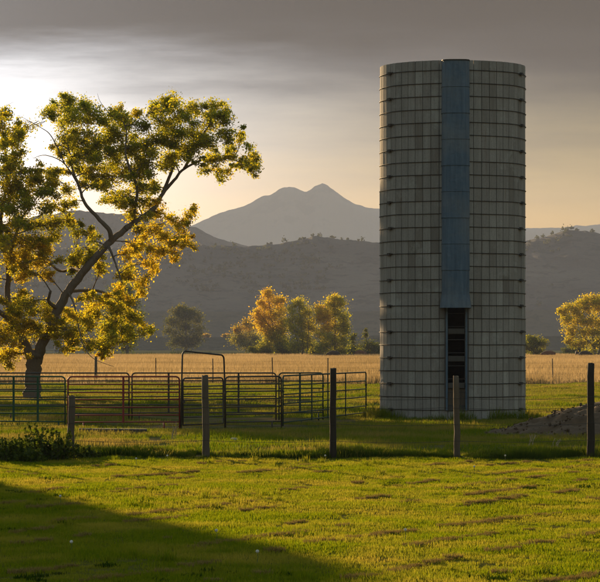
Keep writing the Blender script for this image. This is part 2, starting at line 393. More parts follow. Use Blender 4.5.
def fill(y0, y1, step, margin, jit=.5, xmax=60):
    pts = []
    y = y0
    while y < y1:
        hw = min(y * .112 + margin, xmax); k = int(2 * hw / step) + 1
        x = -hw + (np.arange(k) + .5) * step + rng.uniform(-jit, jit, k) * step
        yy = y + rng.uniform(-jit, jit, k) * step; pts.append(np.stack([x, yy], 1)); y += step
    return np.concatenate(pts)
def clear_silo(p, r=2.25): return p[np.hypot(p[:, 0] - 4.56, p[:, 1] - 83.7) > r]
def on_ground(p, dz=0): return np.stack([p[:, 0], p[:, 1], gz(p[:, 0], p[:, 1]) + dz], 1)
def in_mound(p, k=.5): return ((p[:, 0] - MOUND[0]) / 5.2) ** 2 + ((p[:, 1] - MOUND[1]) / 4.2) ** 2 < k

pl = [blade_patch('lawn_tuft', 700, .66, .022, .055, .007, .6, LAWN) for _ in range(6)]
p = fill(20, 53.6, .5, 10, .22); rw = (p[:, 1] - 1.9 * p[:, 0]) / 2.1; s = (.62 + .5 * vnoise(p[:, 0] / .9, p[:, 1] / .9, 77)) * (.7 + .65 * vnoise(rw * 1.6, p[:, 0] / 3, 76))
scatter('lawn_grass', 'mown yellow green lawn in front of the wire fence', 'grass', pl, on_ground(p), s)
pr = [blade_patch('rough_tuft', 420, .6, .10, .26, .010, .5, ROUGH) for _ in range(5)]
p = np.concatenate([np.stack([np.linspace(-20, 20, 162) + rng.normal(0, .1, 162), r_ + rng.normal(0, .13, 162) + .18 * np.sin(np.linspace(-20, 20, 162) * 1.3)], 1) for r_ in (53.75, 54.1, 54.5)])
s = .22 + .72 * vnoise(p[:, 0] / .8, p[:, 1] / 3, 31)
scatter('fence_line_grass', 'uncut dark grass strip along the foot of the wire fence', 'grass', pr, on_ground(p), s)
pp = [blade_patch('pasture_tuft', 460, 1.2, .04, .12, .012, .6, PAST) for _ in range(6)]
p = clear_silo(fill(54.6, 158, .95, 16, .3)); p = p[~in_mound(p)]
pen = (p[:, 1] > 72.8) & (p[:, 1] < 88) & (p[:, 0] < 1.6) & (p[:, 0] > -11)           # trodden inside the corral
p = p[~(pen & (vnoise(p[:, 0] / 2.2, p[:, 1] / 1.3, 55) < .52))]
s = .55 + .9 * vnoise(p[:, 0] / 1.7, p[:, 1] / 2.5, 78)
pc_ = pp + [blade_patch('foot_tuft', 90, .45, .12, .34, .012, .45, PAST) for _ in range(3)]
an_ = rng.uniform(0, 6.283, 70); rr_ = rng.uniform(2.32, 2.6, 70); q = np.stack([4.56 + np.cos(an_) * rr_, 83.7 + np.sin(an_) * rr_], 1)   # taller weeds against the silo foot
scatter('silo_foot_grass', 'taller grass tufts growing against the foot of the silo', 'grass', pc_[6:], on_ground(q), rng.uniform(.5, 1.2, 70))
scatter('pasture_grass', 'tufted green pasture grass around the corral and silo', 'grass', pp, on_ground(p), s)
pg = [blade_patch('hay_tuft', 520, 3.2, .28, .62, .028, .30, GOLD) for _ in range(6)]
p = fill(157, 516, 2.9, 22, xmax=95); s = .75 + .5 * vnoise(p[:, 0] / 9, p[:, 1] / 14, 79)
scatter('golden_field_grass', 'tall dry golden grass filling the hay field', 'grass', pg, on_ground(p), s)
ptf = [blade_patch('tall_tuft', 70, .16, .06, .17, .009, .5, LAWN) for _ in range(3)] + [blade_patch('clover_tuft', 60, .22, .03, .07, .022, .9, ROUGH) for _ in range(3)]
p = fill(21, 53, .62, 9, .9); p = p[vnoise(p[:, 0] / 1.6, p[:, 1] / 2.4, 66) > .60]
scatter('lawn_tufts', 'scattered taller tufts and clover standing out of the mown lawn', 'grass', ptf, on_ground(p), rng.uniform(.4, 1.0, len(p)))
# wisps left in rows by the mower
pc = [blade_patch('clipping_wisp', 190, .24, .05, .11, .009, .5, CLIP, .45) for _ in range(5)]
rows = []
for k in range(-12, 14):
    y0 = 18 + 2.1 * k; xx = np.arange(-9, 9, .06)
    yy = y0 + 12 + xx * 1.9 + .45 * np.sin(xx * .8 + k) + rng.normal(0, .10, len(xx)); dens = .65 * vnoise(xx / .5 + 40 * k, yy / 2.2, 91) + .35 * vnoise(xx / .12 + 40 * k, yy * 3, 92)
    rs = .09 * (rng.uniform() - .5)
    keep = (dens + rs > .572 - .018 * np.clip(xx, -4, 5)) & (yy > 24) & (yy < 52.5) & (np.abs(xx) < yy * .112 + 3); rows.append(np.stack([xx, yy], 1)[keep])
p = np.concatenate(rows); s = rng.uniform(.25, .75, len(p))
scatter('grass_clippings', 'rows of dry brown clippings lying on the mown lawn', 'clippings', pc, on_ground(p, .015), s)
pw = [blade_patch('dark_weeds', 240, 2.6, .4, 1.1, .05, .5, ROUGH) for _ in range(4)]
p = np.stack([np.linspace(-80, 80, 90), 517 + rng.normal(0, 1.2, 90)], 1)
scatter('ditch_weeds', 'dark line of weeds at the far edge of the golden field', 'weeds', pw, on_ground(p), rng.uniform(.5, 1.2, 90))

# ------------------------------------------------------------------ silo
SC = Vector((4.56, 83.7, 0)); SR = 2.167; SH = 10.5
def silo():
    t = thing('silo', 'tall round concrete stave silo with rusty hoops and blue chute', 'silo', SC)
    base = math.atan2(-SC.y, -SC.x)                     # bearing towards the camera
    phi0 = base + R(3.0)                                 # centre of the chute
    NS = 54; pitch = 2 * math.pi / NS; hs = .762; th = .07
    def stave_mesh(h):
        m = MB(); m.box((0, -th / 2, 0), (2 * (SR) * math.tan(pitch / 2) - .016, th, h - .008)); return bevel(m.mesh('stave', STAVE), .005)
    full = stave_mesh(hs); half = stave_mesh(hs / 2); top = stave_mesh(.215)
    cand = []
    for c in range(NS):
        a = phi0 + (c + .5) * pitch
        da = (a - phi0 + math.pi) % (2 * math.pi) - math.pi; dc = (a - base + math.pi) % (2 * math.pi) - math.pi
        door = abs(da) < pitch * 1.02
        z = 0.0; odd = c % 2; first = True
        while z < SH - .02:
            h = (.304 if odd else .685) if first else hs
            if z + h > SH: h = SH - z
            first = False
            zc = z + h / 2
            if door and z == 0:
                cand.append((math.cos(dc) * .28, a, .14, .28, None))
            elif door: pass
            else:
                me = full if abs(h - hs) < .01 else half if abs(h - hs / 2) < .01 else None
                vis = math.cos(dc) if abs(da) > R(11.5) or zc < 3.4 else -1
                cand.append((vis * h, a, zc, h, me))
            z += h
    cand.sort(key=lambda q: -q[0])
    rest = MB(); n = 0
    for vis, a, zc, h, me in cand:
        rot = Matrix.Rotation(a - math.pi / 2 + math.pi, 3, 'Z')   # local -y points inwards after the turn
        jit = rng.normal(0, .0035)
        pos = Vector((math.cos(a), math.sin(a), 0)) * (SR + jit) + Vector((0, 0, zc))
        rm = Matrix.Rotation(a - math.pi / 2, 3, 'Z')
        if n < 300 and vis > 0:
            if me is None: me = stave_mesh(h)
            o = link('stave', me, t); o.location = pos; o.rotation_euler = (rng.normal(0, .003), 0, a - math.pi / 2 + rng.normal(0, .004)); n += 1
        else:
            rest.box(pos + rm @ Vector((0, -th / 2, 0)), (2 * SR * math.tan(pitch / 2) - .016, th, h - .008), rm)
    tag(rest.build('stave_wall', STAVE, t), kind='stuff')
    # near-black lining added just behind the joints so the gaps read deep and dark
    m = MB(); k = 72; rl = SR - .085; a0 = phi0 + pitch * 1.02; a1 = phi0 + 2 * math.pi - pitch * 1.02
    for i in range(k + 1):
        a = a0 + (a1 - a0) * i / k
        for z, r in ((0, rl), (SH - .1, rl), (SH - .1, rl - .03), (0, rl - .03)): m.v.append((math.cos(a) * r, math.sin(a) * r, z))
    for i in range(k):
        for j in range(4): m.f.append((i * 4 + j, i * 4 + (j + 1) % 4, i * 4 + 4 + (j + 1) % 4, i * 4 + 4 + j))
    m.build('lining', m_flat('black_lining', (.025, .022, .02), .95), t)
    m = MB(); ring = [(math.cos(2 * math.pi * i / 54) * rl, math.sin(2 * math.pi * i / 54) * rl, SH - .25) for i in range(54)]
    m.v = ring + [(x, y, z - .05) for x, y, z in ring]; m.f = [tuple(range(54)), tuple(reversed(range(54, 108)))] + [(i, i + 54, (i + 1) % 54 + 54, (i + 1) % 54) for i in range(54)]
    m.build('shade_lid', ROOFM, t)  # hidden lid added to keep the silo's inside black behind the door openings
    # hoops
    def ring_mesh(gap):
        m = MB(); pts = []; k = 108
        s0 = phi0 + gap; s1 = phi0 + 2 * math.pi - gap
        for i in range(k + 1):
            a = s0 + (s1 - s0) * i / k; rr = (SR + .012) / math.cos(((a - phi0) % pitch) - pitch / 2) * math.cos(pitch / 2) + .009
            pts.append((math.cos(a) * rr, math.sin(a) * rr, .004 * math.sin(a * 7)))
        m.tube(pts, .0105, 5); return m.mesh('hoop', HOOP, True)
    ringd = ring_mesh(pitch * 1.0); ringc = ring_mesh(R(10.2))
    lug = MB(); lug.box((0, .035, 0), (.13, .07, .075)); lug.tube([(-.17, .035, .012), (.17, .035, -.012)], .017, 6); lugm = lug.mesh('lug', HOOP)
    for i in range(27):
        z = 10.21 - .381 * i
        h = link('hoop', ringd if z < 3.3 and z > .25 else ringc, t); h.location = (0, 0, z)
        h.rotation_euler = (rng.normal(0, .0012), rng.normal(0, .0012), 0)
        angs = (-57.5, 68.5) if i % 2 == 0 else (112, -118)
        for an in angs:
            a = base + R(an + rng.normal(0, 1.0)); l = link('lug', lugm, h); l.location = (math.cos(a) * SR, math.sin(a) * SR, 0); l.rotation_euler = (0, 0, a - math.pi / 2)
    # frame of the door column, in a local frame: x to the right seen from outside, -y outwards
    fr = Matrix.Rotation(phi0 + math.pi / 2, 4, 'Z')
    def loc(x, y, z): return fr @ Vector((x, -y, z))     # y = distance out from the silo axis
    DZ0, DZ1 = .30, 3.42
    for sx in (-1, 1):
        m = MB(); m.box((0, 0, 0), (.055, .10, DZ1 - DZ0)); o = m.build('door_jamb', GALV, t); o.matrix_local = Matrix.Translation(loc(sx * .285, SR + .035, (DZ0 + DZ1) / 2)) @ fr
        m = MB(); m.tube([(0, 0, -(DZ1 - DZ0) / 2), (0, 0, (DZ1 - DZ0) / 2)], .018, 6); o = m.build('ladder_rail', HOOP, t); o.matrix_local = Matrix.Translation(loc(sx * .335, SR + .09, (DZ0 + DZ1) / 2)) @ fr
    for z in (.36, 1.02, 1.80, 2.60):
        m = MB(); m.box((0, 0, 0), (.50, .10, .16)); o = link('door_sill', bevel(m.mesh('door_sill', DARKSILL), .012), t); o.matrix_local = Matrix.Translation(loc(0, SR - .03, z)) @ fr
    for k in range(8):
        z = .45 + k * .381
        m = MB(); m.tube([(-.27, 0, 0), (.27, 0, 0)], .011, 6); o = m.build('ladder_rung', HOOP, t); o.matrix_local = Matrix.Translation(loc(0, SR + .07, z)) @ fr
    for k in range(4):
        m = MB(); m.box((0, 0, 0), (.118, .035, .50)); o = link('door_board', bevel(m.mesh('door_board', POSTW), .004), t); o.matrix_local = Matrix.Translation(loc(-.186 + .124 * k, SR - .07 + .008 * (k % 2), .69)) @ fr
    # chute: seven sheet sections, each a rounded half shell
    ch = bpy.data.objects.new('chute', None); COL.objects.link(ch); ch.parent = t; ch.matrix_local = Matrix.Translation(loc(-.03, SR - .03, 0)) @ fr
    def shell(z0, z1, w0, w1, dep0, dep1):
        m = MB(); prof = [(-1, -.02), (-1, .42), (-.93, .72), (-.72, .93), (-.42, 1), (0, 1.01), (.42, 1), (.72, .93), (.93, .72), (1, .42), (1, -.02)]
        k = len(prof)
        for (z, w, d) in ((z0, w0, dep0), (z1, w1, dep1)):
            for off in (0, .012):
                for (x, y) in prof: m.v.append((x * (w - off), -y * (d - off), z))
        for i in range(k - 1):
            m.f.append((i, i + 1, 2 * k + i + 1, 2 * k + i)); m.f.append((k + i + 1, k + i, 3 * k + i, 3 * k + i + 1))
            m.f.append((i + 1, i, k + i, k + i + 1)); m.f.append((2 * k + i, 2 * k + i + 1, 3 * k + i + 1, 3 * k + i))
        me = m.mesh('section', GALV); return me
    z = 3.62; zs = np.linspace(3.62, 10.455, 10)
    for i in range(9):
        e = .006 * (i % 2); o = link('section', shell(zs[i] - .02, zs[i + 1], .400 + e, .394 + e, .47 + e, .465 + e), ch)
    link('flared_skirt', shell(3.28, 3.66, .455, .41, .52, .475), ch)
    for i in range(1, 9):
        m = MB(); pr = [(-1, .0), (-1, .42), (-.93, .72), (-.72, .93), (-.42, 1), (0, 1.01), (.42, 1), (.72, .93), (.93, .72), (1, .42), (1, .0)]
        m.tube([(x * .408, -y * .478, zs[i]) for x, y in pr], .009, 5); m.build('seam', GALV, ch)
    m = MB(); m.v = [(x * .41, -y * .49, z) for z in (10.455, 10.48) for x, y in pr]; k = len(pr)
    m.f = [tuple(reversed(range(k))), tuple(range(k, 2 * k))] + [(i, (i + 1) % k, k + (i + 1) % k, k + i) for i in range(k)]
    m.build('cap', HOOP, ch)
    # footing
    m = MB(); ra, rb = SR + .045, SR - .1; k = 54
    for i in range(k):
        a = 2 * math.pi * i / k
        for r, z in ((ra, -.2), (ra, .055), (rb, .055), (rb, -.2)): m.v.append((math.cos(a) * r, math.sin(a) * r, z))
    for i in range(k):
        j = (i + 1) % k
        for q in range(4): m.f.append((i * 4 + q, j * 4 + q, j * 4 + (q + 1) % 4, i * 4 + (q + 1) % 4))
    m.build('footing', STAVE, t)
silo()

# ------------------------------------------------------------------ trees
PAL = np.array([(.12, .155, .012), (.29, .30, .014), (.47, .40, .014), (.63, .45, .018), (.68, .38, .016)])
def pal(t):
    t = np.clip(t, 0, 3.999); i = t.astype(int); f = (t - i)[:, None]; return PAL[i] * (1 - f) + PAL[i + 1] * f
def leaf_mesh(name, C, size, col, mat):
    n = len(C); 
    nrm = rng.normal(size=(n, 3)); nrm /= np.linalg.norm(nrm, axis=1)[:, None]
    a = np.cross(nrm, rng.normal(size=(n, 3))); a /= np.linalg.norm(a, axis=1)[:, None]; b = np.cross(nrm, a)
    s = (size * rng.uniform(.45, 1.45, n))[:, None]
    V = np.stack([C - a * s * .55, C + b * s * .36 + nrm * s * .06, C + a * s * .55, C - b * s * .36 + nrm * s * .06], 1).reshape(-1, 3)
    i = np.arange(n) * 4; Fq = np.stack([i, i + 1, i + 2, i + 3], 1)
    return np_mesh(name, V, Fq, mat, np.repeat(col, 4, axis=0))
def make_tree(name, label, base, limbs, clumps, leaf_size, leaf_n, sub, twig_r, bark, lmat, group=None, spread=.35, cat='tree', leafmul=1.0, tj=.45, tint=(1, 1, 1)):
    """limbs: [(points, r0, r1)]; clumps: [(centre, (rx,ry,rz), tone)], all in world space"""
    t = thing(name, label, cat, base, group=group); B = Vector(base)
    wood = MB(); lp = []
    for li, lim_ in enumerate(limbs):
        pts, r0, r1 = lim_[:3]; bare = len(lim_) > 3
        pts = [Vector(q) - B for q in pts]
        # resample and roughen
        fine = []
        for i in range(len(pts) - 1):
            k = 5
            for j in range(k):
                p0 = pts[max(i - 1, 0)]; p1 = pts[i]; p2 = pts[i + 1]; p3 = pts[min(i + 2, len(pts) - 1)]; u = j / k
                q = .5 * ((2 * p1) + (p2 - p0) * u + (2 * p0 - 5 * p1 + 4 * p2 - p3) * u * u + (3 * p1 - p0 - 3 * p2 + p3) * u ** 3)
                fine.append(q)
        fine.append(pts[-1]); k = len(fine)
        rad = [r0 + (r1 - r0) * (i / (k - 1)) ** .8 for i in range(k)]
        if li == 0: rad = [r * (1 + .55 * max(0, 1 - i / 3) ** 2) for i, r in enumerate(rad)]
        fine = [q + Vector(rng.normal(0, .10, 3)) * rad[i] * 1.0 if 0 < i < k - 1 else q for i, q in enumerate(fine)]
        wood.tube(fine, rad, 9 if r0 > .1 else 6)
        if not bare: lp += [(q, rad[i]) for i, q in enumerate(fine) if i > (5 if li == 0 else 1)]
    LP = np.array([tuple(q) for q, _ in lp]); LR = np.array([r for _, r in lp])
    LC = []; TC = []; twigs = MB()
    tot = sum(c[1][0] * c[1][2] for c in clumps)
    for (c, rr, tone) in clumps:
        c = np.array(Vector(c) - B); rr = np.array(rr)
        dd = np.linalg.norm(LP - c, axis=1) + np.maximum(0, LP[:, 2] - c[2]) * .9; j = int(np.argmin(dd)); st = LP[j]
        mid = (st + c) / 2 + np.array((0, 0, .12)) * np.linalg.norm(c - st) + rng.normal(0, .15, 3) * np.linalg.norm(c - st)
        brr = min(LR[j] * .7, twig_r * 2.0)
        curve = [(1 - u) ** 2 * st + 2 * u * (1 - u) * mid + u * u * c for u in np.linspace(0, 1, 7)]
        twigs.tube(curve, [brr * (1 - .75 * u) for u in np.linspace(0, 1, 7)], 5, False)
        LP = np.vstack([LP, curve[2:]]); LR = np.concatenate([LR, [brr * (1 - .75 * u) for u in np.linspace(0, 1, 7)[2:]]])   # later sprays may fork off this branch
        ns = max(4, int(sub * (rr[0] * rr[2] / (tot / len(clumps))) ** .8))
        for k in range(ns):
            u = rng.normal(size=3); u /= np.linalg.norm(u); e = c + u * rr * rng.uniform(.25, 1.0) ** .5
            s0 = np.array(curve[int(rng.integers(2, 7))]); md = (s0 + e) / 2 + rng.normal(0, .08, 3) * np.linalg.norm(e - s0)
            tw = [(1 - v) ** 2 * s0 + 2 * v * (1 - v) * md + v * v * e for v in (0, .35, .7, 1)]
            twigs.tube(tw, [twig_r * .8, twig_r * .6, twig_r * .4, twig_r * .2], 3, False)
            n = int(leaf_n * rng.uniform(.5, 1.5) * leafmul)
            v = rng.uniform(.3, 1.08, n)[:, None]; path = (1 - v) ** 2 * s0 + 2 * v * (1 - v) * md + v * v * e
            LC.append(path + rng.normal(0, 1, (n, 3)) * min(rr[0], rr[2]) * spread * np.array((1, 1, .8)))
            TC.append(tone + rng.normal(0, tj * .8) + rng.normal(0, tj, n))
    wood.build('trunk', bark, t, True); tag(twigs.build('branches', bark, t, True), kind='stuff')
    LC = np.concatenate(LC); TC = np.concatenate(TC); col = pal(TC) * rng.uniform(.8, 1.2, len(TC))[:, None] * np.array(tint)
    tag(link('crown', leaf_mesh('crown', LC, leaf_size, col, lmat), t), kind='stuff')
    return t, len(LC)

# --- the big cottonwood: limbs and leaf masses by bearing and height at 112 m
D0 = 112.0; sc0 = D0 / F
def T(px, py, dy=0.0): return P(px, py, D0 + dy) if dy == 0 else Vector(((px - 300) * sc0, D0 + dy, CAM_H + (HY - py) * sc0))
base0 = Vector(((31 - 300) * sc0, D0, gzf((31 - 300) * sc0, D0) - .05))
limbs = [
    ([T(31, 403), T(32, 385), T(34, 365), T(37, 352, -.1)], .35, .30),
    ([T(33, 366), T(25, 345, .3), T(13, 325, .8), T(5, 300, 1.2), T(4, 265, 1.4), T(-4, 225, 1.6), T(4, 180, 1.2), T(2, 140, 1)], .21, .04),
    ([T(37, 356, -.1), T(46, 338, -.3), T(57, 315, -.6), T(70, 292, -.8), T(86, 272, -1), T(100, 256, -1.1), T(113, 242, -1.1), T(127, 230, -1)], .235, .12),
    ([T(127, 230, -1), T(141, 220, -.8), T(155, 208, -.4), T(163, 193, 0), T(174, 180, .2), T(184, 168, .4), T(205, 158, .8), T(232, 158, 1), T(252, 168, 1.2)], .125, .015),
    ([T(113, 243, -1.1), T(112, 232, -1.4), T(100, 219, -1.6), T(88, 205, -1.8), T(83, 190, -1.8), T(76, 172, -1.7), T(72, 152, -1.5), T(66, 128, -1.4)], .11, .02),
    ([T(134, 226, -.9), T(137, 208, -1.4), T(140, 190, -1.8), T(133, 172, -2.2), T(129, 155, -2.3), T(130, 135, -2.3), T(120, 115, -2)], .085, .015),
    ([T(163, 193, 0), T(172, 165, .8), T(176, 140, 1.2), T(180, 115, 1.4)], .09, .015),
    ([T(184, 168, .4), T(200, 140, -.2), T(214, 120, -.6)], .07, .012),
    ([T(110, 246, -1.1), T(118, 262, -2.2), T(124, 278, -2.6), T(126, 285, -2.7)], .06, .02),
    ([T(86, 272, -1), T(72, 268, .6), T(58, 270, 1.8), T(45, 262, 2.6), T(30, 240, 3)], .10, .03),
    ([T(70, 292, -.8), T(78, 305, -2), T(84, 325, -3), T(90, 345, -3.4), T(100, 358, -3.6), T(120, 366, -3.7)], .045, .008, 1),
    ([T(70, 292, -.8), T(95, 290, 1.6), T(115, 300, 2.8), T(135, 318, 3.2)], .08, .02),
    ([T(60, 310, -.6), T(52, 302, -1.4), T(55, 292, -2)], .10, .05),
    ([T(83, 190, -1.8), T(70, 168, -2.6), T(52, 160, -2.8), T(40, 163, -2.8)], .035, .008),
    ([T(70, 168, -2.6), T(58, 142, -2.9), T(47, 133, -3), T(27, 122, -3)], .03, .006),
    ([T(4, 265, 1.4), T(14, 245, -.4), T(25, 220, -1.2), T(40, 200, -1.4)], .10, .02),
    ([T(4, 230, 1.6), T(-30, 200, 2), T(-60, 180, 2)], .12, .02),
    ([T(13, 325, .8), T(-15, 300, -.5), T(-45, 280, -1)], .14, .03),
    ([T(2, 140, 1), T(-2, 115, 1), T(4, 104, 1), T(11, 100, 1)], .02, .004, 1),
    ([T(120, 125, -2), T(105, 108, -2), T(101, 98, -2)], .02, .004, 1),
]
CL = [  # px, py, rx, ry, tone
    (66, 104, 9, 8, .8), (84, 106, 12, 9, .8), (58, 122, 8, 10, .9), (76, 122, 13, 11, .7), (98, 118, 11, 10, .8), (116, 112, 9, 9, 1), (126, 122, 9, 9, 1.1), (66, 142, 10, 10, 1),
    (84, 142, 13, 11, .8), (104, 138, 13, 12, .7), (122, 138, 11, 11, .8), (58, 150, 7, 6, 1.2), (75, 160, 12, 9, .8), (96, 160, 13, 10, .9), (115, 158, 13, 11, .8), (134, 150, 9, 10, 1), (92, 178, 13, 9, 1), (112, 178, 13, 10, 1.1), (132, 172, 12, 11, 1),
    (146, 128, 8, 9, 1.1), (160, 112, 9, 9, 1), (175, 102, 9, 8, 1), (166, 126, 12, 10, .8), (184, 114, 10, 9, .9), (198, 108, 8, 8, 1.2), (212, 106, 8, 7, 1.3), (150, 145, 11, 10, .9), (172, 143, 14, 11, .7), (192, 132, 12, 10, .8), (212, 124, 10, 9, 1.1), (228, 122, 8, 8, 1.4),
    (190, 150, 13, 9, .8), (210, 142, 12, 9, .9), (228, 138, 9, 8, 1.3), (240, 136, 5, 5, 1.6), (165, 160, 12, 9, .9), (150, 166, 10, 9, 1), (232, 156, 9, 6, 1.2), (248, 158, 9, 8, 1.4), (256, 170, 6, 6, 1.6), (240, 165, 7, 5, 1.2), (215, 158, 10, 6, 1.1), (222, 174, 7, 6, 1.5), (200, 168, 8, 5, 1.5),
    (140, 188, 12, 9, 1.3), (122, 196, 11, 9, 1.5), (152, 186, 8, 7, 1.4), (106, 196, 8, 7, 1.3),
    (130, 214, 8, 7, 2.3), (146, 206, 9, 8, 2.2), (160, 214, 9, 8, 2.5), (175, 222, 8, 7, 2.6), (190, 214, 6, 7, 2.4), (150, 230, 10, 8, 2.7), (168, 238, 10, 8, 2.8), (184, 236, 7, 7, 2.9), (142, 246, 8, 7, 2.6), (160, 254, 8, 8, 3.0), (152, 270, 6, 8, 3.0), (178, 254, 6, 6, 3.0), (194, 244, 4, 5, 2.9), (132, 256, 7, 7, 2.7), (140, 285, 7, 9, 2.6), (128, 272, 8, 8, 2.2),
    (4, 112, 8, 6, .9), (14, 124, 8, 7, 1.2), (2, 132, 9, 10, 1), (12, 142, 10, 9, 1.1), (18, 132, 5, 6, 1.4), (2, 158, 10, 10, 1.4), (14, 160, 10, 9, 1.3), (20, 155, 5, 6, 1.5), (4, 180, 11, 10, 1.6), (18, 178, 9, 9, 1.2), (34, 178, 10, 8, 1.1), (48, 172, 8, 6, 1.2), (60, 176, 9, 6, 1.3), (28, 192, 12, 9, 1.0), (48, 190, 11, 8, .9), (64, 190, 9, 7, 1.1), (8, 200, 12, 10, 1.8), (30, 208, 12, 9, 1.4), (52, 206, 12, 8, .9), (70, 206, 9, 6, 1),
    (38, 224, 12, 9, 1.3), (60, 224, 12, 8, 1.1), (76, 228, 8, 6, 1), (14, 222, 11, 10, 2.3), (4, 240, 10, 10, 2.0), (22, 242, 11, 9, 2.8), (40, 242, 10, 8, 2.4), (10, 262, 10, 9, 2.6), (30, 262, 11, 9, 3.1), (48, 258, 8, 8, 2.9), (54, 238, 8, 6, 1.6), (20, 276, 10, 8, 2.6), (44, 274, 7, 6, 2.9),
    (80, 254, 10, 7, 1.0), (94, 250, 9, 6, .9), (72, 262, 10, 7, 1.3), (100, 264, 8, 6, 1.6), (96, 236, 7, 5, 1.6),
    (16, 300, 11, 8, 1.8), (32, 306, 12, 8, 1.7), (46, 312, 10, 8, 1.9), (8, 318, 9, 8, 2.5), (24, 324, 11, 8, 2.2), (40, 328, 9, 7, 2.0), (4, 338, 9, 9, 2.6), (18, 340, 8, 7, 2.8), (6, 356, 9, 8, 2.4), (-8, 330, 10, 10, 2.4), (26, 350, 5, 7, 2.7), (-6, 358, 9, 8, 2.3),
    (60, 332, 8, 7, 1.6), (76, 318, 11, 8, 1.7), (94, 312, 10, 8, 1.9), (84, 334, 11, 8, 2.0), (100, 328, 12, 9, 1.7), (116, 322, 10, 9, 1.5), (74, 342, 8, 6, 2.3), (94, 346, 10, 7, 2.3), (110, 342, 11, 8, 2.0), (126, 334, 9, 9, 1.5), (104, 354, 7, 5, 2.5), (120, 304, 8, 7, 1.9), (104, 298, 8, 6, 2.4), (136, 318, 8, 8, 1.8), (132, 300, 6, 6, 2.5), (120, 290, 7, 6, 2.6), (146, 330, 7, 7, 1.9), (68, 352, 6, 4, 2.3), (86, 296, 8, 6, 1.9),
    (-20, 150, 14, 16, 1.2), (-25, 190, 16, 16, 1.3), (-30, 235, 16, 16, 1.8), (-25, 275, 16, 14, 2.2), (-50, 215, 16, 16, 1.4), (-48, 260, 14, 14, 1.9), (-45, 300, 14, 12, 2.0), (-28, 305, 12, 10, 2.2),
]
clumps = []
CL = [(a, b, c, d, t + .45 if t < 1.3 else t if t < 2 else t - .3) for a, b, c, d, t in CL]
for (px, py, rx, ry, tone) in CL:
    dep = rng.normal(0, 1.0) * 1.3 + (1.0 if px < 30 else 0)
    clumps.append((T(px, py, dep), (rx * sc0 * 1.05, rx * sc0 * 1.6, ry * sc0 * 1.05), tone))
for (px, py, rx, ry, tone) in CL + CL + CL:               # looser sprays between the masses
    if px > 20 and px < 56 and py < 165: continue
    a_ = rng.uniform(0, 6.28); k_ = rng.uniform(.4, 1.4)
    qx, qy = px + math.cos(a_) * rx * k_, py + math.sin(a_) * ry * k_
    if 24 < qx < 54 and qy < 166: continue
    clumps.append((T(qx, qy, rng.normal(-.6, 1.5)), (rx * sc0 * .6, rx * sc0 * .9, ry * sc0 * .6), tone + rng.normal(0, .25)))
_, nl = make_tree('cottonwood_tree', 'large leaning autumn cottonwood behind the green corral panels, trunk forking low', base0, limbs, clumps, .074, 29, 15, .014, BARK, LEAF, spread=.40, tj=.5)
print('leaves', nl)

# --- trees beyond the golden field
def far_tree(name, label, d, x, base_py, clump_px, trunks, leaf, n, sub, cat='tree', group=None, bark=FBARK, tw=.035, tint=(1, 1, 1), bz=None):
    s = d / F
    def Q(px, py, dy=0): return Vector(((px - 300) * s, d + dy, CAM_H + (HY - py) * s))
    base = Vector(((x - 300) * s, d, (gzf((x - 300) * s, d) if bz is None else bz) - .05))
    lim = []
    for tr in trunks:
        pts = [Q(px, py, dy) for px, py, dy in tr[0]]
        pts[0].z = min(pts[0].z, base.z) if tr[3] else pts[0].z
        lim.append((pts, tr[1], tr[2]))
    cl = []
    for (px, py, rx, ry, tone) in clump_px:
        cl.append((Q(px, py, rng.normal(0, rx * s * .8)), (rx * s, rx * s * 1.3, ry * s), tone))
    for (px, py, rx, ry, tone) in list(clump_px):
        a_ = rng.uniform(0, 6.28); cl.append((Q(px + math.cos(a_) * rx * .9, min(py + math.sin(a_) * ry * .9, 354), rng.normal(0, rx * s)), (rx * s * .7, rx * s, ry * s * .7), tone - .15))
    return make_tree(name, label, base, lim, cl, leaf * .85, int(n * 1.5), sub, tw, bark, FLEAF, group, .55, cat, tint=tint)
G_FAR = 'trees beyond the golden field'
far_tree('cottonwood_tree', 'bright golden cottonwood at left of the grove beyond the field', 500, 275, 358,
    [(268, 296, 6, 5, 3.2), (276, 302, 7, 6, 3.1), (264, 306, 6, 5, 3.3), (258, 316, 6, 6, 3.3), (268, 318, 8, 7, 3.1), (278, 314, 7, 7, 2.9), (262, 327, 7, 6, 3.0), (274, 328, 8, 6, 2.7), (284, 326, 6, 6, 2.2), (270, 338, 8, 6, 1.7), (281, 340, 8, 7, 1.4), (268, 348, 7, 6, 1.3), (283, 350, 7, 6, 1.1)],
    [([(277, 359, 0), (276, 345, 0), (273, 328, 0), (270, 308, 0), (268, 296, 0)], .28, .05, 1), ([(276, 343, 0), (283, 328, .5), (279, 312, .8)], .13, .04, 0), ([(274, 332, 0), (263, 318, -.5), (259, 314, -.6)], .1, .03, 0)], .30, 24, 17, group=G_FAR)
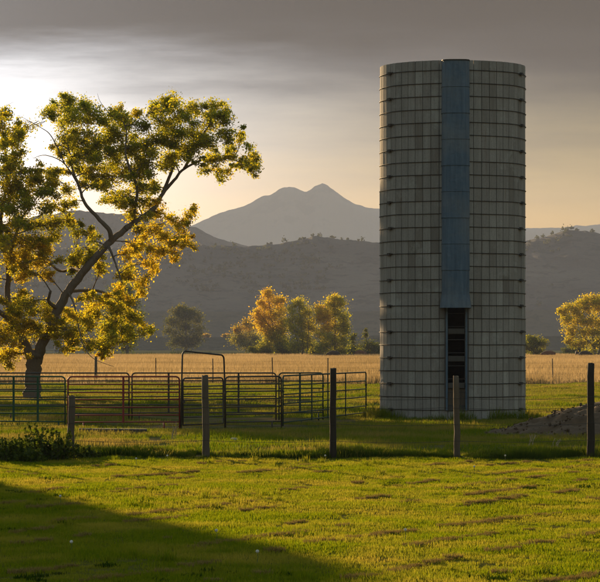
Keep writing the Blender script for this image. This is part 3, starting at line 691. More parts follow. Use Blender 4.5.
far_tree('cottonwood_tree', 'olive green cottonwood with bare forked stems in the middle of the grove', 492, 300, 358,
    [(299, 300, 6, 5, 1.8), (292, 308, 5, 5, 1.6), (303, 308, 6, 6, 1.7), (310, 312, 5, 5, 2.1), (298, 318, 8, 6, 1.5), (308, 322, 7, 6, 1.8), (290, 322, 5, 6, 1.8), (296, 332, 7, 6, 1.4), (306, 336, 7, 6, 1.5), (314, 330, 5, 6, 2.2), (300, 346, 8, 6, 1.3), (312, 346, 6, 6, 1.3), (292, 344, 6, 6, 1.4)],
    [([(302, 359, 0), (303, 345, 0), (301, 325, 0), (299, 305, 0)], .22, .04, 1), ([(299, 359, .5), (298, 343, .5), (293, 325, .6), (292, 310, .6)], .16, .04, 1), ([(306, 359, -.5), (308, 340, -.5), (309, 320, -.5)], .14, .04, 1)], .29, 17, 15, group=G_FAR)
far_tree('cottonwood_tree', 'tall yellow and green cottonwood at right of the grove beside the scrub', 486, 335, 358,
    [(334, 299, 6, 4, 2.3), (340, 304, 6, 5, 1.7), (328, 304, 5, 5, 2.2), (320, 308, 5, 5, 3.0), (318, 318, 5, 6, 3.1), (326, 317, 6, 6, 2.9), (336, 314, 7, 6, 1.5), (344, 318, 5, 7, 1.4), (328, 327, 7, 6, 2.9), (338, 327, 7, 6, 1.8), (345, 331, 5, 6, 1.2), (322, 334, 6, 6, 2.5), (333, 340, 8, 6, 1.6), (344, 343, 6, 6, 1.1), (325, 347, 7, 6, 1.3), (338, 350, 7, 5, 1.1)],
    [([(334, 359, 0), (335, 343, 0), (335, 322, 0), (334, 300, 0)], .25, .05, 1), ([(334, 346, 0), (326, 330, .4), (321, 312, .6)], .14, .04, 0), ([(340, 359, .4), (342, 340, .4), (344, 320, .4)], .15, .04, 1)], .29, 22, 16, group=G_FAR)
far_tree('willow_shrub', 'dark low scrub between the grove and the silo', 505, 366, 358,
    [(358, 350, 6, 5, .7), (366, 346, 6, 6, .6), (374, 350, 6, 5, .5), (366, 353, 8, 4, .5), (378, 351, 5, 4, .5), (354, 353, 4, 4, .8), (366, 334, 2, 5, .7), (352, 340, 3, 6, .9)],
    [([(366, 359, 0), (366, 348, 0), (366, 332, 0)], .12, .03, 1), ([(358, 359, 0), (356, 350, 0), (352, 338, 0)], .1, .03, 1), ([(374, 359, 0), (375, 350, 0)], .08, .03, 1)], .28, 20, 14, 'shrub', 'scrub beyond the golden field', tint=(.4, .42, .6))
far_tree('cottonwood_tree', 'pale tree with amber top left of the golden cottonwood', 760, 246, 355,
    [(238, 328, 5, 4, 2.8), (246, 325, 6, 4, 2.9), (253, 327, 5, 4, 2.8), (240, 336, 7, 5, 1.4), (250, 336, 7, 5, 1.2), (234, 341, 5, 5, 1.1), (245, 345, 8, 5, .9), (256, 344, 6, 5, .9)],
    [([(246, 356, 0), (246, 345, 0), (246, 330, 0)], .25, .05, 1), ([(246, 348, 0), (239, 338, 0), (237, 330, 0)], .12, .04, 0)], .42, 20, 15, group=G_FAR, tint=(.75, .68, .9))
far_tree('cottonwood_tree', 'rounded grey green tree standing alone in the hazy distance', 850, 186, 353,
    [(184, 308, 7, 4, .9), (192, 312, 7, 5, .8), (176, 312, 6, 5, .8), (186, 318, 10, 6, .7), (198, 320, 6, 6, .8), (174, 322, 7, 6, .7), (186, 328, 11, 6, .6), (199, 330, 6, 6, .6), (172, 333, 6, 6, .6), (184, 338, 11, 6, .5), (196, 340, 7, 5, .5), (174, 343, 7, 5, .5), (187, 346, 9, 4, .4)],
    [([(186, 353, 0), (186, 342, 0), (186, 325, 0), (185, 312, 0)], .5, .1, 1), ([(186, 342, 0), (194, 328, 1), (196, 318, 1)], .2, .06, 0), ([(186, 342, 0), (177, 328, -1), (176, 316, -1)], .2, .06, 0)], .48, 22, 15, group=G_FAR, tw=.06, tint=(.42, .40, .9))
far_tree('cottonwood_tree', 'dark green tree half hidden behind the big cottonwood lower branches', 560, 126, 356,
    [(112, 292, 7, 6, .5), (122, 288, 7, 6, .5), (130, 294, 6, 6, .5), (106, 304, 7, 7, .5), (120, 304, 9, 7, .4), (134, 306, 7, 7, .5), (110, 318, 9, 7, .4), (126, 320, 10, 7, .4), (138, 320, 6, 7, .6), (104, 332, 8, 7, .5), (118, 334, 10, 7, .4), (134, 334, 8, 7, .6), (108, 345, 8, 5, .6), (130, 346, 8, 5, .6)],
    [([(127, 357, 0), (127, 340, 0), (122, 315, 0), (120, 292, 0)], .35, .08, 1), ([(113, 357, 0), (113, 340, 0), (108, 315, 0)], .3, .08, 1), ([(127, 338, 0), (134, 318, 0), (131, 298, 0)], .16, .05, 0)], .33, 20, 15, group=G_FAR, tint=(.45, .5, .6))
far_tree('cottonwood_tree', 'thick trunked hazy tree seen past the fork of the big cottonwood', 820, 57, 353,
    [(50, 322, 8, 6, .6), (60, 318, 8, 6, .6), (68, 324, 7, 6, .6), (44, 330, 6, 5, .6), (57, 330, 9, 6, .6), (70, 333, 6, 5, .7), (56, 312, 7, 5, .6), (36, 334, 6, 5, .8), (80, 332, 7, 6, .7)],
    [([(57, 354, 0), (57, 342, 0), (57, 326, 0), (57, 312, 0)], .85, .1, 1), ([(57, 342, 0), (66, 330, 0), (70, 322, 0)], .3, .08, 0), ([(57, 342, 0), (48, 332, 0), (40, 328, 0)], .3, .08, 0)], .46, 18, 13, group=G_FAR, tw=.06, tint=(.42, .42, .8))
far_tree('cottonwood_tree', 'golden yellow spreading cottonwood right of the silo at the frame edge', 470, 592, 359,
    [(586, 299, 7, 4, 2.5), (596, 298, 8, 4, 2.6), (606, 302, 8, 5, 2.5), (572, 308, 7, 5, 2.3), (584, 308, 8, 6, 2.4), (597, 309, 9, 6, 2.5), (612, 314, 8, 6, 2.4), (563, 311, 5, 4, 2.3), (566, 320, 7, 5, 2.2), (578, 320, 8, 6, 2.2), (591, 321, 8, 6, 2.3), (605, 324, 9, 6, 2.2), (570, 330, 7, 5, 2.3), (583, 332, 8, 5, 2.0), (597, 333, 8, 6, 2.0), (612, 336, 8, 6, 1.8), (569, 341, 5, 3, 2.2), (582, 343, 7, 5, 1.8), (596, 345, 7, 5, 1.6), (590, 352, 7, 4, 1.4), (620, 325, 7, 7, 2.1)],
    [([(594, 360, 0), (594, 347, 0), (591, 328, 0), (588, 305, 0)], .3, .05, 1), ([(594, 347, 0), (579, 332, .5), (567, 318, .8), (563, 310, .8)], .15, .03, 0), ([(598, 360, 0), (601, 342, 0), (605, 322, 0), (604, 304, 0)], .22, .05, 1)], .29, 20, 17, group=G_FAR)
far_tree('willow_shrub', 'green bush with pale front right against the silo edge', 480, 536, 358,
    [(528, 341, 5, 4, 1.3), (536, 340, 5, 4, 1.5), (543, 344, 4, 4, 1.3), (531, 349, 6, 4, 1.0), (540, 351, 6, 4, .8), (524, 347, 5, 5, 1.1), (518, 349, 6, 5, 1.0)],
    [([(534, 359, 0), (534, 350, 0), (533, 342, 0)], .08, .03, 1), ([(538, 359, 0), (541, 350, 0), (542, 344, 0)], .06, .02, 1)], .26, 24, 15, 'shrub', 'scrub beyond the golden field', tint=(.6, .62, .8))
far_tree('willow_shrub', 'low grey bush under the golden tree right of the silo', 600, 572, 356,
    [(566, 350, 5, 3, .6), (573, 347, 5, 4, .5), (580, 350, 5, 4, .5), (573, 353, 7, 3, .5)],
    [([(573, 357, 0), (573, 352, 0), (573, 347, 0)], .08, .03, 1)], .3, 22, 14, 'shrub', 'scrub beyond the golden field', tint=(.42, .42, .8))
for (px, lab) in ((205, 'small amber shrub on the bluff edge beside the lone grey tree'), (227, 'small amber shrub on the bluff edge beside the pale tree')):
    far_tree('willow_shrub', lab, 1152, px, 344, [(px, 335.5, 3.2, 1.5, 2.7), (px - 3, 336.3, 2, 1.2, 2.6), (px + 3, 336.3, 2, 1.2, 2.6)], [([(px, 338.5, 0), (px, 337, 0), (px, 335.5, 0)], .1, .04, 0)], .5, 16, 8, 'shrub', 'amber shrubs on the bluff', tw=.05, tint=(.8, .7, 1), bz=P(px, 338.5, 1152).z)

for (px, w_, h_, tone, lab) in ((262, 9, 8, 1.2, 'dark green bush at the foot of the golden cottonwood'), (288, 9, 9, 1.1, 'olive bush between the golden and the olive cottonwoods'), (318, 10, 8, 1.2, 'olive bush between the olive and the yellow green cottonwoods'), (350, 8, 7, .9, 'green bush right of the yellow green cottonwood')):
    far_tree('willow_shrub', lab, 497, px, 358, [(px + rng.normal(0, w_ * .5), 357 - h_ * rng.uniform(.3, 1.15), w_ * .5, h_ * .4, tone) for _ in range(9)], [([(px, 359, 0), (px, 352, 0), (px + 1, 348, 0)], .08, .03, 1), ([(px - 3, 359, 0), (px - 4, 352, 0)], .06, .03, 1)], .26, 14, 12, 'shrub', 'scrub beyond the golden field', tint=(.5, .52, .7))
sx_ = -16.9; cl = []
for _ in range(70):
    u = rng.normal(size=3); u /= np.linalg.norm(u); q = u * rng.uniform(.2, 1) ** .4
    cl.append((Vector((sx_ + q[0] * 4.3, 115 + q[1] * 3.5, 6.7 + q[2] * 4.2)), (.9, 1.0, .8), 1.4 + rng.normal(0, .5)))
make_tree('cottonwood_tree', 'second cottonwood left of the large leaning one', Vector((sx_, 115, gzf(sx_, 115) - .05)), [([Vector((sx_, 115, -.1)), Vector((sx_ + .1, 115, 1.8)), Vector((sx_, 115, 4)), Vector((sx_ + .3, 115.2, 7.5))], .38, .06), ([Vector((sx_, 115, 2.2)), Vector((sx_ - 1.6, 114.5, 4.5)), Vector((sx_ - 2.6, 114, 7))], .2, .04), ([Vector((sx_, 115, 2.6)), Vector((sx_ + 1.6, 115.5, 5)), Vector((sx_ + 2.6, 116, 7))], .2, .04)], cl, .15, 44, 14, .014, BARK, LEAF, spread=.5)

# scrub on the foothill crest: a far-off wood that reads as one mass
Xw, Dw, Zw = FH; pts = []; cols = []
sel = rng.integers(0, Xw.size, 5200); hmx = Zw.max(axis=0)
for i in sel:
    r_, c_ = divmod(int(i), Xw.shape[1])
    if r_ < 12 or r_ > 34 or abs(Xw[r_, c_]) > 900: continue
    den = float(fbm(Xw[r_, c_] / 90, Dw[r_, c_] / 60, 71, 3))
    if den < .04 and not (r_ in (29, 30) and den > -.08): continue
    c = np.array((Xw[r_, c_] + rng.uniform(-2, 2), Dw[r_, c_] + rng.uniform(-5, 5), Zw[r_, c_])); k = 26; sz = rng.uniform(.7, 2.2)
    pts.append(c + rng.normal(0, 1, (k, 3)) * np.array((.5, .5, .45)) * sz + np.array((0, 0, sz * .7))); cols.append(rng.uniform(0, 1.0, k))
pts = np.concatenate(pts); cols = np.concatenate(cols)
tag(link('foothill_scrub', leaf_mesh('foothill_scrub', pts, 1.3, pal(cols) * .22, FLEAF)), 'dark scrub and small pines dotting the foothill crest', 'scrub', kind='stuff')

# ------------------------------------------------------------------ corral
def corral_panel(label, p0, p1, h, rails, straps, feet, mats, group, name='corral_panel', zlift=.24, corner=.10, legs=(1, 1), r=.021, cat='panel', sag=0.0, smat=None):
    """p0,p1 ground points; rails: number of horizontal pipes; straps: fractions along"""
    p0 = Vector(p0); p1 = Vector(p1); d = p1 - p0; ln = math.hypot(d.x, d.y); rz = math.atan2(d.y, d.x)
    tilt = -math.atan2(d.z, ln)
    t = thing(name, label, cat, p0, rz, group); t.rotation_euler = Euler((0, tilt, rz))
    m = mats
    # bent outer frame: up, over, down
    arc = []
    def corner_pts(cx, cz, a0, a1): return [(cx + corner * math.cos(a), 0, cz + corner * math.sin(a)) for a in np.linspace(a0, a1, 6)]
    pts = [(0, 0, 0 if legs[0] else zlift)] + corner_pts(corner, h - corner, math.pi, math.pi / 2) + corner_pts(ln - corner, h - corner, math.pi / 2, 0) + [(ln, 0, 0 if legs[1] else zlift)]
    MB().tube(pts, r, 8).build('frame', m, t, True)
    rail_m = MB().tube([(0.0, 0, 0), (ln * .33, 0, -sag), (ln * .66, 0, -sag * .8), (ln, 0, 0)], r * .86, 7).mesh('rail', m, True)
    n = rails - 1
    for k in range(n):
        z = zlift + (h - zlift) * k / n
        o = link('rail', rail_m, t); o.location = (0, 0, z + rng.normal(0, .006)); o.rotation_euler = (0, rng.normal(0, .0015), 0)
    for f in straps:
        o = link('upright', bevel(MB().box((0, 0, 0), (.055, .028, h - zlift + .03)).mesh('upright', smat or m), .004), t); o.location = (f * ln, -.022, (h + zlift) / 2)
    for f in feet:
        o = MB().tube([(0, 0, 0), (0, 0, -zlift - .02)], r, 7).build('foot', m, t, True); o.location = (f * ln, 0, zlift)
    for sx in (0, 1):
        o = MB().box((0, 0, 0), (.05, .06, .05)).build('connector', WIRE, t); o.location = (sx * ln, 0, h * (.72 if sx else .7))
    return t
def gp(px, d):
    x = (px - 300) / F * d; return (x, d, gzf(x, d))
def lvl(p, z): return (p[0], p[1], z)
G1 = 'portable corral panels'
HP = 1.38
corral_panel('green corral panel in front of the cottonwood trunk, left of the red panel', lvl(gp(-62, 73.4), 0.0), lvl(gp(65, 72.6), 0.0), HP, 7, (.60, .79), (.48, .95), GREENP, G1, zlift=.21)
corral_panel('red corral panel behind the shortest fence post, left of the arched gate', lvl(gp(68, 72.4), 0), lvl(gp(179.5, 72.6), 0), HP, 7, (.495,), (.14, .86), REDP, G1, zlift=.20)
corral_panel('dark front corral panel right of the arched gate', lvl(gp(225.5, 73.0), -.01), lvl(gp(281.5, 73.6), .0), HP, 7, (), (.83,), DARKM, G1, zlift=.20)
corral_panel('dull green corral panel angling back behind the middle fence post', lvl(gp(283, 74.4), .0), lvl(gp(366, 84.5), .0), HP, 6, (.31, .50, .72), (.2,), OLIVEP, G1, zlift=.14)
corral_panel('back corral panel crossing behind the green and red front panels', lvl(gp(-40, 82), .0), lvl(gp(129, 82), .0), HP, 6, (), (.3, .7), DARKM, G1, zlift=.20)
corral_panel('back corral panel seen through the arched gate', lvl(gp(132, 82), .0), lvl(gp(276, 82), .0), HP, 6, (.255, .74), (.05, .5), DARKM, G1, zlift=.22)
corral_panel('short back corral panel seen through the dull green angled panel', lvl(gp(279, 82), .0), lvl(gp(323, 82.4), .0), HP, 6, (.47,), (.9,), OLIVEP, G1, zlift=.22)
# arched gate: frame and the gate leaf hung in it
a = Vector(lvl(gp(181, 72.6), 0)); b = Vector(lvl(gp(225, 73.8), 0)); d = b - a; ln = d.length; rz = math.atan2(d.y, d.x)
t = thing('arched_gate', 'tall arched walk through gate of dark pipe between the corral panels', 'gate', a, rz)
c = .12; HA = 2.04
pts = [(0, 0, 0), (.03, 0, 1.3)] + [(.05 + c + c * math.cos(q), 0, HA - c + c * math.sin(q)) for q in np.linspace(math.pi, math.pi / 2, 6)] + [(ln - .04 - c + c * math.cos(q), 0, HA - .10 - c + c * math.sin(q)) for q in np.linspace(math.pi / 2 - .05, 0, 6)] + [(ln - .01, 0, 1.2), (ln, 0, 0)]
MB().tube(pts, .022, 8).build('arch_frame', DARKM, t, True)
x0, x1, z0, z1 = .07, ln - .07, .12, 1.34
pts = [(x0, 0, z0)] + [(x0 + .1 + .1 * math.cos(q), 0, z1 - .1 + .1 * math.sin(q)) for q in np.linspace(math.pi, math.pi / 2, 6)] + [(x1 - .1 + .1 * math.cos(q), 0, z1 - .1 + .1 * math.sin(q)) for q in np.linspace(math.pi / 2, 0, 6)] + [(x1, 0, z0 + .02), (x0, 0, z0)]
leafg = MB().tube(pts, .02, 8).build('gate_leaf', DARKM, t, True)
for z in (.32, .54, .76, .92, 1.12):
    o = MB().tube([(x0, 0, 0), (x1, 0, .008)], .017, 7).build('rail', DARKM, leafg, True); o.location = (0, 0, z)
for z in (.25, 1.1):
    o = MB().box((0, 0, 0), (.06, .05, .07)).build('hinge', WIRE, t); o.location = (ln - .035, 0, z)
o = MB().box((0, 0, 0), (.09, .045, .05)).build('latch', WIRE, t); o.location = (.05, -.03, .72)

# ------------------------------------------------------------------ wire fence in front
FD = 53.7
t = thing('wire_fence', 'row of weathered round wooden posts carrying barbed wire between lawn and corral', 'fence', (0, FD, 0))
posts = [(-441, 371, .062, .01, 'grey'), (-313, 376, .066, -.01, 'grey'), (-185, 372, .065, .02, 'dark'), (-57, 374, .06, -.02, 'grey'), (72, 396, .068, .03, 'grey', 'short weathered grey post in the weeds'), (205, 375.5, .066, -.015, 'grey', 'grey post split at the top'), (333, 368.5, .062, 0.0, 'dark', 'dark straight post'), (456, 376, .058, -.018, 'grey', 'slim leaning grey post in front of the silo door'), (591, 363.5, .070, .004, 'dark', 'tall dark post beside the dirt pile'), (718, 372, .06, .01, 'grey'), (846, 370, .065, 0.0, 'grey')]
tops = []
for q in posts:
    px, top, r, lean, kind = q[:5]; x = (px - 300) / F * FD; z0 = gzf(x, FD); h = CAM_H + (HY - top) / F * FD - z0
    ns = 9; m = MB(); pts = []; rad = []
    for i in range(ns):
        u = i / (ns - 1); pts.append((x - lean * h * (1 - u) * 1.0 + rng.normal(0, .004), rng.normal(0, .004), z0 - .15 + (h + .15) * u)); rad.append(r * (1.08 - .14 * u) * rng.uniform(.97, 1.03))
    m.tube(pts, rad, 12); m.v = [(a + rng.normal(0, .0022), b + rng.normal(0, .0022), c_ + (rng.normal(0, .010) if c_ > z0 + h - .02 else 0)) for a, b, c_ in m.v]
    o = m.build('post', DARKP if kind == 'dark' else POSTW, t, True); o['label'] = q[5] if len(q) > 5 else 'weathered fence post'
    if len(q) <= 5: del o['label']
    for p_ in o.data.polygons:
        if len(p_.vertices) > 4: p_.use_smooth = False
    tops.append((x, r, z0, h))
for k, fz in enumerate((.34, .66, .98, 1.16)):
    m = MB(); pts = []
    for i in range(len(tops) - 1):
        x0, r0, za, _ = tops[i]; x1, r1, zb, _ = tops[i + 1]
        for u in np.linspace(0, 1, 9)[:-1]: pts.append((x0 + (x1 - x0) * u, -max(r0, r1) - .004, za + (zb - za) * u + fz - .035 * math.sin(math.pi * u) + .01 * math.sin(i * 3.1 + k)))
    w = m.tube(pts, .0038, 4).build('wire', WIRE, t)

# ------------------------------------------------------------------ wire fence at the edge of the golden field
D2 = 157.5
t = thing('field_fence', 'thin steel post wire fence between the pasture and the golden field', 'fence', (0, D2, 0))
tp = MB(); tp.box((0, 0, .72), (.055, .012, 1.55)); tp.box((0, .022, .72), (.012, .045, 1.55)); tpm = tp.mesh('steel_post', WIRE)
fx = [-190, -133, -76, -19, 38, 95.5, 156, 213, 272.7, 328, 385, 441, 497, 553, 610, 667, 724]
fp = []
for px in fx:
    x = (px - 300) / F * D2; z = gzf(x, D2)
    if px == 95.5:
        o = MB().tube([(0, 0, -.1), (.01, 0, .8), (0, 0, 1.62)], [.085, .08, .075], 9).build('wooden_post', POSTW, t, True); o['label'] = 'thicker wooden post'
    else: o = link('steel_post', tpm, t)
    o.location = (x, 0, z); o.rotation_euler = (0, rng.normal(0, .02), rng.normal(0, .2)); fp.append((x, z))
for fz in (.35, .65, .95, 1.25):
    MB().tube([(x, -.03, z + fz + rng.normal(0, .015)) for x, z in fp], .003, 4).build('wire', WIRE, t)

# pale rail fence far off behind the cottonwood
D3 = 640
t = thing('rail_fence', 'pale distant rail fence behind the big cottonwood trunk', 'fence', (0, D3, 0))
pm = bevel(MB().box((0, 0, .7), (.16, .16, 1.5)).mesh('post', STONE), .02); xr = [(q - 300) / F * D3 for q in np.arange(-60, 125, 9.5)]
for x in xr: o = link('post', pm, t); o.location = (x, 0, gzf(x, D3))
rm_ = MB().box((0, 0, 0), (xr[1] - xr[0] - .02, .06, .16)).mesh('rail', STONE)
for i in range(len(xr) - 1):
    for z in (.55, 1.2): o = link('rail', rm_, t); o.location = ((xr[i] + xr[i + 1]) / 2, -.11, gzf(xr[i], D3) + z)

# ------------------------------------------------------------------ dirt pile
t = thing('dirt_pile', 'low brown dirt pile right of the silo behind the tall dark post', 'dirt pile', (MOUND[0], MOUND[1], 0))
nu, nv = 150, 110; U, W = np.meshgrid(np.linspace(-1, 1, nu), np.linspace(-1, 1, nv)); xx = U * 6.2; yy = W * 4.8
r2 = np.sqrt((xx / 5.9) ** 2 + (yy / 4.5) ** 2); hh = 1.5 * np.clip(1 - r2, 0, 1) ** 1.15 * (1 + .5 * fbm(xx / 1.5, yy / 1.5, 15, 3)) + .34 * fbm(xx / .45, yy / .45, 17, 4) * (r2 < 1) * np.clip((1 - r2) * 4, 0, 1)
zz = hh + gz(xx + MOUND[0], yy + MOUND[1]) - .05 - .25 * sstep(.97, 1.1, r2)
I = np.arange(nu * nv).reshape(nv, nu); Fq = np.stack([I[:-1, :-1], I[:-1, 1:], I[1:, 1:], I[1:, :-1]], -1).reshape(-1, 4)
link('heap', np_mesh('heap', np.stack([xx.ravel(), yy.ravel(), zz.ravel()], 1), Fq, DIRT, smooth=True), t)
m = MB()
for _ in range(3000):
    i, j = int(rng.integers(2, nv - 2)), int(rng.integers(2, nu - 2))
    if r2[i, j] > .93: continue
    s = abs(rng.normal(.014, .016)) + .008; rot = Euler(tuple(rng.uniform(0, 6.28, 3))).to_matrix()
    m.box((xx[i, j] + rng.uniform(-.1, .1), yy[i, j] + rng.uniform(-.1, .1), zz[i, j] + s * .2), (s * 1.5, s, s * .8), rot)
tag(m.build('clods', DIRT, t), kind='stuff')

# ------------------------------------------------------------------ weeds, beam, stones, seed heads
def weed(label, px, py, h, w, n, seed, d=None, tone=.2):
    d = d or GD(py); x = (px - 300) / F * d; t = thing('weed_clump', label, 'weeds', (x, d, gzf(x, d)), group='weeds at the foot of the wire fence')
    st = MB(); C = []; r = np.random.default_rng(seed)
    for k in range(n):
        a = r.uniform(0, 6.28); bx, by = r.normal(0, w * .25, 2); hh = h * r.uniform(.45, 1.0) * max(.3, 1 - abs(bx) / w * .9); lx, ly = bx + math.cos(a) * hh * .28, by + math.sin(a) * hh * .28
        st.tube([(bx, by, -.03), ((bx + lx) / 2 + r.normal(0, .02), (by + ly) / 2, hh * .55), (lx, ly, hh)], [.007, .005, .002], 4, False)
        m_ = int(34 * hh / h) + 8; u = r.uniform(.08, 1, m_)[:, None]
        C.append(np.array((bx, by, 0)) * (1 - u) + np.array((lx, ly, hh)) * u + r.normal(0, .035, (m_, 3)) * (1.25 - u))
    st.build('stems', ROUGHSTEM, t, True); C = np.concatenate(C)
    tag(link('leaves', leaf_mesh('leaves', C, .060, pal(np.full(len(C), tone) + r.normal(0, .3, len(C))) * np.array((.36, .42, .5)), WEEDL), t), kind='stuff')
ROUGHSTEM = m_flat('weed_stem', (.06, .055, .025)); WEEDL = m_leaf('weed_leaf', .3)
weed('tallest dark weed with an upright spike, in the clump left of the short post', 39, 461, .80, .55, 40, 1)
weed('dark leafy weed hugging the short grey fence post', 60, 461, .62, .6, 46, 2)
weed('broad dark weed at the left frame edge', 14, 462, .52, .8, 52, 3)
weed('low dark weed between the spiky weed and the frame edge', 27, 463, .42, .6, 40, 4)
weed('small sprawling weed just right of the short grey post', 84, 460, .30, .55, 30, 5)
weed('dark weed patch outside the left frame edge', -12, 461, .55, .8, 50, 6)
x, d = (113 - 300) / F * 68.3, 68.3
o = bevel(MB().box((0, 0, 0), (1.66, .18, .13)).mesh('timber_beam', DARKSILL), .02, 2); o = link('timber_beam', o); o.location = (x, d, gzf(x, d) + .05); o.rotation_euler = (.05, .008, .03)
tag(o, 'weathered grey timber beam lying in the grass below the red panel', 'beam')
def stone(label, px, py, s, seed):
    d = GD(py); x = (px - 300) / F * d; bm = bmesh.new(); bmesh.ops.create_icosphere(bm, subdivisions=2, radius=s); r = np.random.default_rng(seed)
    for v in bm.verts: v.co *= r.uniform(.85, 1.12); v.co.z *= .6
    me = bpy.data.meshes.new('stone'); bm.to_mesh(me); bm.free(); me.materials.append(STONE); o = link('stone', me); o.location = (x, d, gzf(x, d) + s * .25); tag(o, label, 'stone', 'loose stones in the pasture grass')
stone('pale stone lying in the grass under the red panel', 142, 433.5, .10, 1)
stone('grey stone in the grass below the panel right of the arched gate', 234, 440, .10, 2)
stone('pale stone in the grass just right of the silo foot', 519, 429, .09, 3)
SEED = m_flat('dandelion_fluff', (.75, .73, .68), .95, .1, 60); STEMM = m_flat('dandelion_stem', (.10, .14, .04))
def dandelion(label, px, py, h=.12, r=.017):
    d = GD(py); x = (px - 300) / F * d; t = thing('dandelion', label, 'dandelion', (x, d, gzf(x, d)), group='dandelion seed heads on the lawn')
    MB().tube([(0, 0, 0), (.01, 0, h * .6), (.004, 0, h)], .003, 5).build('stem', STEMM, t)
    m = MB(); g = np.random.default_rng(int(px))
    for k in range(90):
        u = g.normal(size=3); u /= np.linalg.norm(u); q = Vector(u) * r; b_ = Vector(u).orthogonal().normalized() * .0045; c_ = Vector(u).cross(b_)
        i = len(m.v); m.v += [tuple(q * .2), tuple(q + b_), tuple(q + c_), tuple(q - b_), tuple(q - c_)]; m.f += [(i, i + 1, i + 2), (i, i + 2, i + 3), (i, i + 3, i + 4), (i, i + 4, i + 1), (i + 1, i + 2, i + 3, i + 4)]
    o = m.build('seed_head', SEED, t); o.location = (.004, 0, h + r * .6)
for lab, px, py in (('white dandelion seed head alone in the shaded lower left lawn', 71, 555), ('white dandelion seed head at the edge of the lawn shade near the left frame edge', 60, 505), ('white dandelion seed head just in front of the fence grass left of the split post', 167, 463), ('white dandelion seed head in front of the fence grass, nearest the short post', 136, 466), ('white dandelion seed head on the sunlit lawn right of the slim post', 474, 474), ('white dandelion seed head among clippings in the right half of the lawn', 405, 543), ('white dandelion seed head at the bottom centre of the lawn', 257, 565), ('white dandelion seed head on sunlit grass above the shade edge', 216, 543), ('white dandelion seed head in front of the dark middle post', 325, 462), ('white dandelion seed head in shaded grass below the dirt pile', 505, 462)):
    dandelion(lab, px, py)
DRYW = m_flat('bleached_stalk', (.32, .26, .16), .9)
for lab, px, py, h in (('bleached dry weed stalks in the shade below the dirt pile, left one', 529, 449, .26), ('bleached dry weed stalks in the shade below the dirt pile, right one', 556, 450, .20), ('thin dry stalks leaning beside the arched gate foot', 172, 441, .42)):
    d = GD(py); x = (px - 300) / F * d; t = thing('dry_stalks', lab, 'weeds', (x, d, gzf(x, d)), group='bleached stalks'); g = np.random.default_rng(int(px))
    for k in range(5):
        bx, by = g.normal(0, .05, 2); MB().tube([(bx, by, 0), (bx + g.normal(.03, .03), by, h * .5), (bx + g.normal(.08, .06), by + g.normal(0, .04), h * g.uniform(.7, 1.1))], [.008, .007, .005], 4).build('stalk', DRYW, t)

# ------------------------------------------------------------------ grazing cattle, far out in the golden field
def cow(label, px, d, rz, mat, s=1.0):
    V = [(0, 0, .98), (.45, 0, 1.00), (.85, 0, 1.0), (-.45, 0, .98), (-.80, 0, 1.0),
         (1.12, 0, .92), (1.36, 0, .66), (1.50, 0, .42), (1.60, 0, .24),
         (.72, .20, .70), (.74, .20, .36), (.72, .20, .02), (.72, -.20, .70), (.80, -.20, .36), (.84, -.20, .02),
         (-.80, .20, .72), (-.90, .20, .40), (-.84, .20, .02), (-.80, -.20, .72), (-.94, -.20, .40), (-.92, -.20, .02),
         (-1.0, 0, 1.0), (-1.06, 0, .62), (-1.05, 0, .40), (1.40, .14, .62), (1.40, -.14, .62)]
    E = [(0, 1), (1, 2), (0, 3), (3, 4), (2, 5), (5, 6), (6, 7), (7, 8), (2, 9), (9, 10), (10, 11), (2, 12), (12, 13), (13, 14), (4, 15), (15, 16), (16, 17), (4, 18), (18, 19), (19, 20), (4, 21), (21, 22), (22, 23), (6, 24), (6, 25)]
    Rr = [.36, .34, .31, .36, .31, .20, .17, .13, .09, .15, .075, .055, .15, .075, .055, .17, .08, .06, .17, .08, .06, .08, .025, .04, .035, .035]
    me = bpy.data.meshes.new('cow'); me.from_pydata(V, E, []); me.materials.append(mat); x = (px - 300) / F * d
    o = link('cow', me); o.location = (x, d, gzf(x, d) - .02); o.rotation_euler = (0, 0, rz); o.scale = (s, s, s)
    md = o.modifiers.new('skin', 'SKIN'); md.use_smooth_shade = True
    for i, r_ in enumerate(Rr): me.skin_vertices[0].data[i].radius = (r_, r_ * (1.15 if i < 5 else 1))
    me.skin_vertices[0].data[0].use_root = True; o.modifiers.new('sub', 'SUBSURF').levels = 1; o.modifiers['sub'].render_levels = 2
    tag(o, label, 'cow', 'cattle grazing in the golden field')
HIDE1 = m_flat('dark_brown_hide', (.035, .022, .016), .8); HIDE2 = m_flat('red_brown_hide', (.13, .055, .028), .8)
cow('dark cow grazing in front of the grove, above the middle fence post', 334, 455, 2.7, HIDE1, 1.0)
cow('reddish cow grazing between the dark cow and the silo', 360, 495, .3, HIDE2, .95)
cow('reddish brown cow grazing just right of the silo', 549, 455, 3.0, HIDE2, 1.0)
cow('small dark cow standing end on under the golden tree', 577, 480, 1.5, HIDE1, .95)
cow('dark cow grazing under the golden tree at the right', 585, 445, -.5, HIDE1, 1.0)

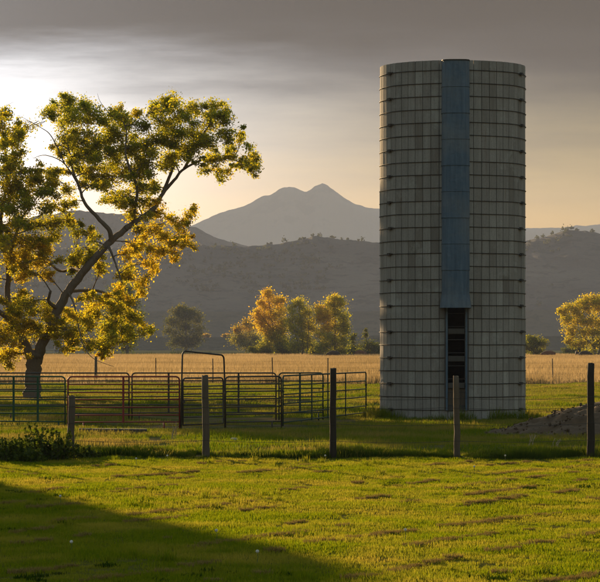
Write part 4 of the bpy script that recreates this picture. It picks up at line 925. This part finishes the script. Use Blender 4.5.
# ------------------------------------------------------------------ barn left of the frame, whose shade lies on the lawn
def barn():
    x1, y0, y1, w = -17.9, 69.0, 80.0, 12.0; x0 = x1 - w
    t = thing('barn', 'weathered red gambrel barn standing left of the corral', 'barn', ((x0 + x1) / 2, (y0 + y1) / 2, 0)); hw = w / 2; hl = (y1 - y0) / 2
    def zr(x): return float(np.interp(abs(x), [0, hw - 2.0, hw], [11.0, 9.5, 4.6]))
    n = 38; bw = w / n
    for sy in (-1, 1):
        for k in range(n):
            xa = -hw + k * bw; za, zb = zr(xa + .004), zr(xa + bw - .004); m = MB(); j = sy * rng.uniform(0, .008)
            ya, yb = sy * hl + j, sy * (hl - .03) + j
            m.v = [(xa + .004, ya, 0), (xa + bw - .004, ya, 0), (xa + bw - .004, ya, zb), (xa + .004, ya, za), (xa + .004, yb, 0), (xa + bw - .004, yb, 0), (xa + bw - .004, yb, zb), (xa + .004, yb, za)]
            m.f = [(0, 1, 2, 3), (5, 4, 7, 6), (0, 4, 5, 1), (1, 5, 6, 2), (2, 6, 7, 3), (3, 7, 4, 0)]; m.build('plank', PLANK, t)
    k2 = 42; bl = (y1 - y0 - .08) / k2; sm = MB().box((0, 0, 2.3), (.03, bl - .008, 4.6)).mesh('plank', PLANK)
    for sx in (-1, 1):
        for k in range(k2): o = link('plank', sm, t); o.location = (sx * (hw - .02 + rng.uniform(0, .008)), -hl + .04 + (k + .5) * bl, 0)
    pr = [(-hw - .20, 4.16), (-hw + 1.96, 9.58), (0, 11.1), (hw - 1.96, 9.58), (hw + .20, 4.16)]
    for i in range(4):
        (xa, za), (xb, zb) = pr[i], pr[i + 1]; m = MB(); L_ = hl + .4; nx_, nz_ = -(zb - za), (xb - xa); q = math.hypot(nx_, nz_); nx_, nz_ = nx_ / q * .05, nz_ / q * .05
        m.v = [(xa, -L_, za), (xb, -L_, zb), (xb, L_, zb), (xa, L_, za), (xa + nx_, -L_, za + nz_), (xb + nx_, -L_, zb + nz_), (xb + nx_, L_, zb + nz_), (xa + nx_, L_, za + nz_)]
        m.f = [(3, 2, 1, 0), (4, 5, 6, 7), (0, 1, 5, 4), (1, 2, 6, 5), (2, 3, 7, 6), (3, 0, 4, 7)]; m.build('roof_slope', ROOFM, t)
    dr = MB().box((0, -hl - .06, 1.6), (3.0, .06, 3.2)).build('door', PLANK, t)
    for z in (.3, 1.6, 2.9): MB().box((0, -hl - .11, z), (3.0, .03, .16)).build('brace', POSTW, dr)
barn()

# ------------------------------------------------------------------ haze: even smoky air round the whole place
m = MB().box((0, 2600, 165), (9000, 7200, 336)); hz = bpy.data.materials.new('evening_haze'); hz.use_nodes = True; t_ = hz.node_tree; t_.nodes.clear()
vo = t_.nodes.new('ShaderNodeVolumePrincipled'); vo.inputs['Color'].default_value = (.57, .655, .90, 1); vo.inputs['Density'].default_value = 0.88e-4; vo.inputs['Anisotropy'].default_value = .05
oo = t_.nodes.new('ShaderNodeOutputMaterial'); t_.links.new(vo.outputs[0], oo.inputs['Volume'])
tag(m.build('haze', hz), 'pale evening haze filling the valley', 'haze', kind='stuff')
